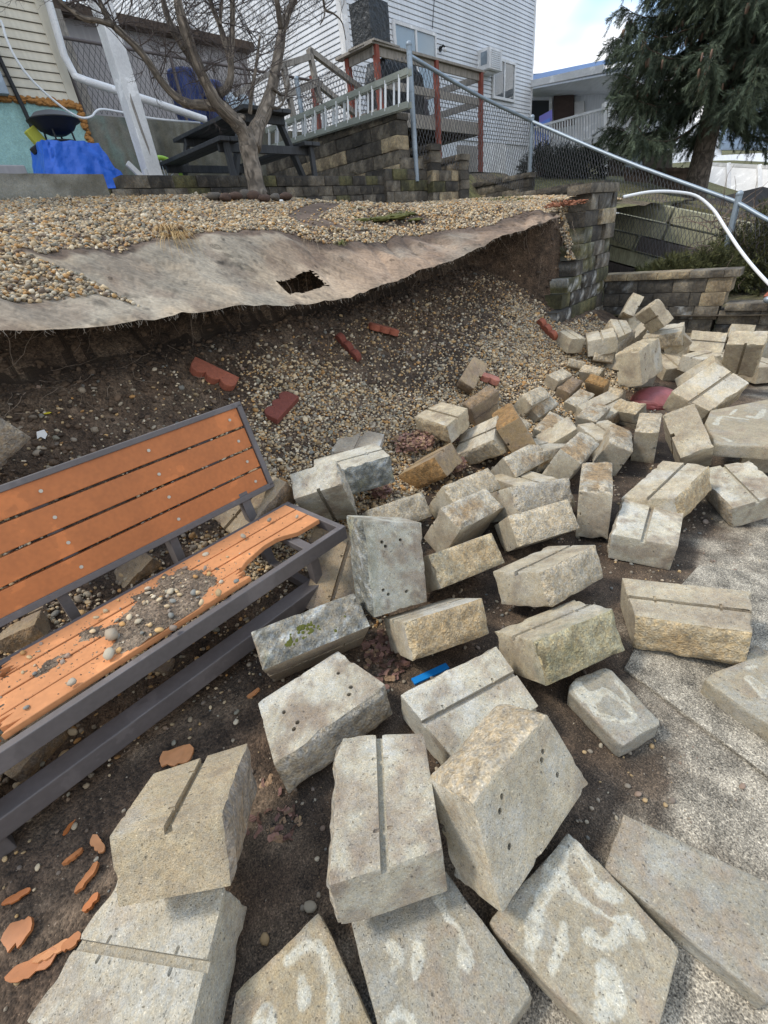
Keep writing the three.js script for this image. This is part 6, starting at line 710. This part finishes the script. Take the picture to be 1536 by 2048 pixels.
{ const o = atD(1500, 300, 26), T = worldThing('blue_house', 'pale blue clapboard house behind the white fence', 'house', o), S = (x, y, d) => atD(x, y, d).sub(o), pl = (n, pts, mat) => { const pos = []; for (const k of [0, 1, 2, 0, 2, 3]) pos.push(pts[k].x, pts[k].y, pts[k].z); for (const k of [0, 1, 2, 0, 2, 3]) pos.push(pts[k].x + 0.2, pts[k].y, pts[k].z - 0.3); const g = new THREE.BufferGeometry(); g.setAttribute('position', new THREE.Float32BufferAttribute(pos, 3)); g.computeVertexNormals(); return mesh(n, g, mat, T); };
  pl('wall', [S(1438, 300, 26), S(1640, 300, 25), S(1640, 120, 25), S(1444, 120, 26)], std([0.40, 0.50, 0.66], { map: texStreak })); pl('foundation', [S(1400, 340, 25.9), S(1640, 340, 24.9), S(1640, 300, 24.9), S(1410, 312, 25.9)], M.siding); pl('side_wall', [S(1330, 345, 26), S(1442, 330, 26.1), S(1446, 240, 26.1), S(1330, 260, 26)], M.siding); for (let i = 0; i < 10; i++) mesh('clapboard', [bar(S(1440, 292 - i * 9, 25.85), S(1640, 292 - i * 9.4, 24.85), 0.05, 0.22)], std([0.38, 0.48, 0.63], { map: texStreak }), T);
  const W = pl('window', [S(1483, 292, 25.7), S(1520, 283, 25.6), S(1520, 262, 25.6), S(1486, 268, 25.7)], M.white); W.position.z += 0.1; }
{ const T = worldThing('vinyl_fence', 'white vinyl panel fence behind the spruce trunk', 'fence', atD(1470, 400, 17)), o = T.position.clone(), A = (x, y) => atD(x, y, mix(18, 15.5, (x - 1395) / 240)).sub(o); for (let i = 0; i < 4; i++) { const x0 = 1395 + i * 62, x1 = x0 + 60, y = x => 327 + (x - 1405) * 0.055; const a = A(x0, 415), b = A(x1, 420), c = A(x1, y(x1)), d = A(x0, y(x0)); const pos = []; for (const k of [a, b, c, a, c, d]) pos.push(k.x, k.y, k.z); for (const k of [a, c, b, a, d, c]) pos.push(k.x, k.y, k.z - 0.06); const g = new THREE.BufferGeometry(); g.setAttribute('position', new THREE.Float32BufferAttribute(pos, 3)); g.computeVertexNormals(); mesh('panel', g, M.white, T); mesh('post', [bar(A(x1 + 1, 420), A(x1 + 1, y(x1) - 2), 0.13, 0.13)], M.white, T); mesh('rail', [bar(A(x0, y(x0)), A(x1, y(x1)), 0.08, 0.1)], M.white, T); } }
{ const o = atD(1330, 390, 13), T = worldThing('picket_fence', 'dark brown weathered wooden fence below the spruce', 'fence', o), r = rng(66), A = (x, y) => atD(x, y, 13).sub(o); for (let i = 0; i < 42; i++) { const x = 1250 + i * 3.9; mesh('board', [bar(A(x - 1, 400), A(x, 336 + (r() - 0.5) * 3), 0.048, 0.02)], M.darkwood, T); } mesh('rail', [bar(A(1248, 349), A(1412, 344), 0.05, 0.08)], M.darkwood, T); mesh('rail', [bar(A(1248, 388), A(1412, 392), 0.05, 0.08)], M.darkwood, T); }
{ const o = atD(1460, 380, 10.5), A = (x, y, d) => atD(x, y, d).sub(o), pts = [A(1340, 418, 10), A(1525, 373, 10.2), A(1640, 400, 10.2), A(1640, 460, 9.6), A(1400, 425, 9.6)]; const pos = []; for (const [a, b, c] of [[0, 1, 3], [1, 2, 3], [0, 3, 4]]) for (const k of [a, b, c]) pos.push(pts[k].x, pts[k].y, pts[k].z); for (const [a, b, c] of [[0, 3, 1], [1, 3, 2], [0, 4, 3]]) for (const k of [a, b, c]) pos.push(pts[k].x, pts[k].y - 0.12, pts[k].z); const g = new THREE.BufferGeometry(); g.setAttribute('position', new THREE.Float32BufferAttribute(pos, 3)); g.computeVertexNormals(); solo('shed_roof', g, std([0.07, 0.065, 0.065], { map: texWood }), 'low dark shed roof behind the sloping fence', 'roof', o, 0); }
// ================================================================ trees and shrubs
{ // bare multi-stemmed tree in the terrace gravel
  const V0 = 5.25, base = atV(516, 388, V0); base.y = top(uOf(base), vOf(base)) - 0.05; const T = worldThing('bare_tree', 'leafless multi-stemmed tree growing from the terrace gravel', 'tree', base), r = rng(101), S = (x, y, dv = 0) => atV(x, y, V0 + dv).sub(base), px = w => w * 5.6 / 901 / 2;
  const limbs = [ // pixel path with widths and depth drift
    [[516, 392, 38], [508, 350, 31], [500, 312, 30], [494, 280, 30], [488, 256, 27]], [[500, 300, 24], [482, 258, 24], [455, 228, 22], [432, 205, 22], [418, 178, 19], [402, 146, 17], [386, 105, 16], [370, 58, 15], [357, 10, 13], [350, -60, 10]], [[418, 176, 14], [396, 138, 13], [372, 100, 12], [350, 66, 11], [334, 30, 9], [320, -30, 7]],
    [[440, 212, 15], [405, 210, 14], [375, 207, 13], [345, 188, 12], [315, 152, 11], [298, 126, 10], [270, 92, 9], [240, 64, 9], [222, 46, 8], [208, 22, 7], [195, -10, 6]], [[226, 50, 8], [195, 41, 7], [166, 36, 7], [140, 18, 6], [112, -4, 5]], [[436, 188, 13], [452, 178, 12], [461, 156, 11], [462, 120, 10], [464, 70, 9], [465, 10, 8], [462, -50, 6]], [[462, 128, 10], [452, 92, 9], [440, 52, 8], [424, 12, 7], [410, -40, 5]], [[440, 50, 6], [442, 20, 5], [446, -20, 4]],
    [[506, 296, 26], [512, 262, 25], [524, 236, 23], [535, 208, 21], [545, 172, 18], [553, 130, 17], [560, 90, 16], [566, 55, 15], [578, 22, 12], [592, -10, 10], [610, -60, 8]], [[562, 58, 11], [558, 30, 9], [553, -5, 8], [548, -60, 6]], [[500, 228, 7], [503, 190, 6], [511, 140, 5], [520, 72, 4]], [[488, 235, 10], [472, 232, 9], [462, 220, 8], [448, 205, 7]], [[590, -8, 8], [620, -20, 6], [645, -6, 5], [650, 18, 4], [668, 28, 3], [684, 45, 2.4], [692, 80, 1.6]], [[650, 18, 3.5], [648, 34, 2.6], [640, 50, 1.8]], [[545, 176, 6], [566, 190, 4], [580, 168, 3]], [[535, 210, 6], [556, 216, 4.4], [570, 195, 3.2], [578, 160, 2]]];
  const curves = limbs.map((l, i) => { const d = i === 0 ? 0 : (r() - 0.5) * 0.5, pts = l.map(([x, y], k) => S(x, y, d * k / l.length)), n = l.length * 4, c = spline(pts, n), rr = c.map((_, k) => { const f = k / n * (l.length - 1), a = Math.floor(f), b = Math.min(a + 1, l.length - 1); return px(mix(l[a][2], l[b][2], f - a)); }); return [c, rr]; });
  const wob = (c, rr, i) => { for (let k = 0; k < c.length; k++) { rr[k] *= 1 + 0.22 * (vn(k * 0.55, i, 3) - 0.5); } return tube(c, rr, 10); };
  mesh('trunk', [wob(...curves[0], 0)], M.bark, T); const gs = []; curves.slice(1).forEach((c, i) => gs.push(wob(c[0], c[1], i + 1))); gs.forEach(g => mesh('limb', g, M.bark, T));
  const tw = []; const twig = (p, d, l, rad, lev) => { const n = 7, pts = [p.clone()]; let q = p.clone(), dd = d.clone(); for (let k = 0; k < n; k++) { dd.add(V3((r() - 0.5) * 0.55, (r() - 0.5) * 0.5 + (lev > 1 ? 0.03 : 0.05), (r() - 0.5) * 0.55)).normalize(); q = q.clone().addScaledVector(dd, l / n); pts.push(q); } tw.push(tube(pts, pts.map((_, k) => mix(rad, rad * 0.35, k / n)), rad > 0.004 ? 5 : 3, false)); if (lev < 3) { const m = lev === 0 ? 5 : 4; for (let k = 0; k < m; k++) { const a = Math.floor(mix(1, n, r())), e = dd.clone().add(V3((r() - 0.5) * 2, (r() - 0.45) * 1.6, (r() - 0.5) * 2)).normalize(); twig(pts[a], e, l * mix(0.35, 0.62, r()), Math.max(0.0011, rad * 0.55), lev + 1); } } };
  curves.slice(1).forEach(([c, rr], i) => { const m = i > 10 ? 3 : Math.round(c.length * 0.42); for (let k = 0; k < m; k++) { const j = Math.floor(mix(0.3, 1, Math.sqrt(r())) * (c.length - 1)), d = V3((r() - 0.5) * 2, r() * 1.4 - 0.35, (r() - 0.5) * 1.4).normalize(); twig(c[j], d, mix(0.28, 0.75, r()), Math.min(0.0055, rr[j] * 0.4), 0); } });
  const m = mesh('twigs', tw, std([0.075, 0.06, 0.055], { roughness: 1 }), T); stuff(m); }
function tuftGeo(seed, n, len, w, spread, c0, c1, taper = 0.2) { const r = rng(seed), pos = [], col = []; for (let i = 0; i < n; i++) { const t = r(), a = r() * 6.283, b = V3(0, 0, 0).addScaledVector(V3(1, 0, 0), t * len), d = V3(mix(0.6, 1.0, r()), Math.cos(a) * spread, Math.sin(a) * spread).normalize(), l = len * mix(0.16, 0.34, r()), e = b.clone().addScaledVector(d, l), s = V3(0, -Math.sin(a + 1.2), Math.cos(a + 1.2)).multiplyScalar(w); for (const p of [b.clone().add(s), b.clone().sub(s), e]) pos.push(p.x, p.y, p.z); const k = r(), cc = c0.map((q, j) => mix(q, c1[j], k)); for (let j = 0; j < 3; j++) col.push(...cc); } const g = new THREE.BufferGeometry(); g.setAttribute('position', new THREE.Float32BufferAttribute(pos, 3)); g.setAttribute('color', new THREE.Float32BufferAttribute(col, 3)); g.computeVertexNormals(); return boxUV(g); }
function instances(name, geo, mat, mats, parent, tint) { const im = new THREE.InstancedMesh(geo, mat, mats.length); im.name = name; im.castShadow = im.receiveShadow = true; mats.forEach((m, i) => { im.setMatrixAt(i, m); if (tint) im.setColorAt(i, tint(i)); }); stuff(im); if (parent) parent.add(im); return im; }
const dirM = (p, d, s, roll, r) => { const x = d.clone().normalize(), u0 = Math.abs(x.y) > 0.95 ? V3(1, 0, 0) : V3(0, 1, 0), z = x.clone().cross(u0).normalize(), y = z.clone().cross(x); const m = new THREE.Matrix4().makeBasis(x, y, z).multiply(new THREE.Matrix4().makeRotationX(roll)); m.scale(V3(s, s, s)); m.setPosition(p); return m; };
{ // spruce: drooping boughs
  const base = atD(1392, 372, 11.5), k = 11.5 / 901, T = worldThing('spruce_tree', 'tall dark spruce with drooping boughs and hanging brown cones', 'tree', base), r = rng(202), Ht = 9.5;
  mesh('trunk', [tube([V3(0, -0.8, 0), V3(0, 0, 0), V3(0.02, 0.7, 0), V3(0.06, 2, 0), V3(0.1, 5, 0), V3(0.1, Ht, 0)], [0.30, 0.265, 0.235, 0.2, 0.13, 0.03], 14)], (() => { const m = M.bark.clone(); m.color = L(0.27, 0.23, 0.2); return m; })(), T);
  const boughs = [], tufts = [], cones = []; const n = 150; for (let i = 0; i < n; i++) { const h = mix(1.4, Ht - 0.4, Math.pow(i / n, 0.85)), a = i * 2.39996 + r() * 0.5, R = mix(3.15, 0.5, Math.pow(h / Ht, 1.2)) * mix(0.75, 1.1, r()); const d = V3(Math.cos(a), 0, Math.sin(a)), pts = []; const N = 9; for (let q = 0; q <= N; q++) { const t = q / N; pts.push(V3(0.06, h, 0).addScaledVector(d, R * t).add(V3(0, -0.62 * R * 0.45 * Math.sin(t * 2.2) + 0.16 * R * t * t, 0)).add(V3((r() - 0.5) * 0.08, (r() - 0.5) * 0.06, (r() - 0.5) * 0.08))); } boughs.push(tube(pts, pts.map((_, q) => mix(0.03, 0.006, q / N)), 5, false)); const side = V3(-d.z, 0, d.x);
    for (let q = 2; q <= N; q++) { const m = 13; for (let s = 0; s < m; s++) { const p = pts[q - 1].clone().lerp(pts[q], r()), o = (r() - 0.5) * 2, dd = side.clone().multiplyScalar(o * 0.9).addScaledVector(d, mix(0.2, 0.8, r())).add(V3(0, -mix(-0.1, 0.95, r()), 0)).normalize(); const l = mix(0.22, 0.55, r()); tufts.push(dirM(p, dd, l, r() * 6.28)); if (r() < 0.75) tufts.push(dirM(p.clone().addScaledVector(dd, l * 0.6), dd.clone().add(V3((r() - 0.5) * 0.8, -0.7, (r() - 0.5) * 0.8)).normalize(), l * 0.8, r() * 6.28)); } if (h > 1.9 && r() < 0.5) for (let s = 0; s < 3; s++) cones.push(dirM(pts[q].clone().add(V3((r() - 0.5) * 0.3, -0.12, (r() - 0.5) * 0.3)), V3((r() - 0.5) * 0.25, -1, (r() - 0.5) * 0.25), mix(0.8, 1.2, r()), 0)); } }
  boughs.forEach(g => mesh('bough', g, M.darkwood, T)); const col = new THREE.Color(); instances('needles', tuftGeo(3, 70, 1, 0.014, 0.55, [0.034, 0.052, 0.036], [0.095, 0.12, 0.07]), M.needle, tufts, T, () => { const q = mix(0.55, 1.35, r()); return col.setRGB(q, q, q).clone(); });
  const cg = prep(new THREE.LatheGeometry([[0, 0], [0.018, 0.01], [0.024, 0.06], [0.018, 0.12], [0, 0.15]].map(a => new THREE.Vector2(...a)), 7)); cg.rotateZ(-1.57); instances('cones', boxUV(cg), std([0.22, 0.14, 0.10]), cones, T); }
function shrub(name, label, c, rx, ry, rz, n, seed, cols, len, group) { const T = worldThing(name, label, 'shrub', c, group), r = rng(seed), tufts = [], st = []; for (let i = 0; i < n; i++) { const a = r() * 6.28, e = Math.acos(mix(-0.2, 1, r())), q = Math.cbrt(mix(0.15, 1, r())), d = V3(Math.sin(e) * Math.cos(a), Math.cos(e), Math.sin(e) * Math.sin(a)), p = V3(d.x * rx * q, Math.max(0.02, d.y * ry * q) , d.z * rz * q).add(V3(0.15 * (vn(d.x * 3, d.y * 3, d.z * 3) - 0.5) * rx, 0.4 * (vn(d.x * 4 + 5, 2, d.z * 4) - 0.5) * ry, 0)); tufts.push(dirM(p, d.clone().add(V3((r() - 0.5) * 1.2, 0.3 * (r() - 0.3), (r() - 0.5) * 1.2)), mix(0.7, 1.3, r()) * len, r() * 6.28)); if (i % 14 === 0) st.push(tube([V3(0, 0, 0), p.clone().multiplyScalar(0.5).add(V3(0, 0.05, 0)), p], [0.016, 0.01, 0.004], 4, false)); } mesh('stems', st, M.darkwood, T); const col = new THREE.Color(); instances('foliage', tuftGeo(seed, 46, 1, 0.03, 0.7, cols[0], cols[1]), M.needle, tufts, T, () => { const q = mix(0.6, 1.4, r()); return col.setRGB(q, q, q).clone(); }); return T; }
{ const g = [[0.012, 0.018, 0.014], [0.04, 0.05, 0.03]]; const h = [[1082, 352, 13], [1125, 356, 13], [1166, 356, 13.2]]; h.forEach(([x, y, d], i) => shrub('hedge_shrub', 'dark clipped evergreen shrub in front of the porch', atD(x, y, d), 0.55, 0.62, 0.5, 800, 300 + i, g, 0.18, 'evergreen shrubs by the porch')); }
{ const g = [[0.03, 0.035, 0.012], [0.10, 0.10, 0.03]]; [[1400, 575, 6.9, 0.5, 0.4], [1335, 572, 6.8, 0.4, 0.22], [1500, 560, 6.9, 0.6, 0.75], [1560, 600, 6.6, 0.6, 0.7]].forEach(([x, y, d, a, b], i) => shrub('juniper_shrub', 'sprawling olive juniper behind the capped wall', atD(x, y, d), a, b, 0.5, 620, 320 + i, g, 0.2, 'junipers behind the capped wall')); }
{ const r = rng(88), gs = []; for (let i = 0; i < 150; i++) { const p = atD(mix(1420, 1560, r()), mix(430, 640, r()), mix(6.6, 7.4, r())), pts = [p]; let d = V3((r() - 0.5) * 2, (r() - 0.3), (r() - 0.5)), q = p; for (let k = 0; k < 6; k++) { d.add(V3((r() - 0.5) * 0.8, (r() - 0.5) * 0.8, (r() - 0.5) * 0.8)).normalize(); q = q.clone().addScaledVector(d, 0.13); pts.push(q); } gs.push(tube(pts, pts.map((_, k) => mix(0.008, 0.002, k / 6)), 4, false)); } const m = mesh('brush_twigs', gs, std([0.16, 0.115, 0.085])); scene.add(m); stuff(m); tag(m, 'tangle of dry brown twigs behind the sloping fence', 'twigs'); }
{ const p = topP(740, 384, 0), r = rng(90), gs = [[[0, 0, 0], [-0.02, 0.2, 0], [-0.07, 0.42, 0.02]], [[0, 0, 0], [0.03, 0.15, 0], [0.06, 0.32, 0]], [[-0.01, 0.12, 0], [0.05, 0.28, 0.02]]].map(l => tube(l.map(a => V3(...a)), 0.004, 4, false)); solo('dry_stalk', gs, std([0.5, 0.42, 0.36]), 'pale dry weed stalk in front of the stained wall', 'stalk', p, TH); }
stuff(blades('dry_weeds', [[topP(585, 385, 0), 60, 0.2, 0.1, 0.2], [topP(610, 386, 0), 40, 0.16, 0.1, 0.2], [topP(270, 398, 0), 50, 0.08, 0.25, 0.4], [topP(160, 402, 0), 40, 0.06, 0.25, 0.4]], M.leaf, 'dry straw weeds along the foot of the garden wall', 'grass', 91, straw));
renderer.render(scene, camera);
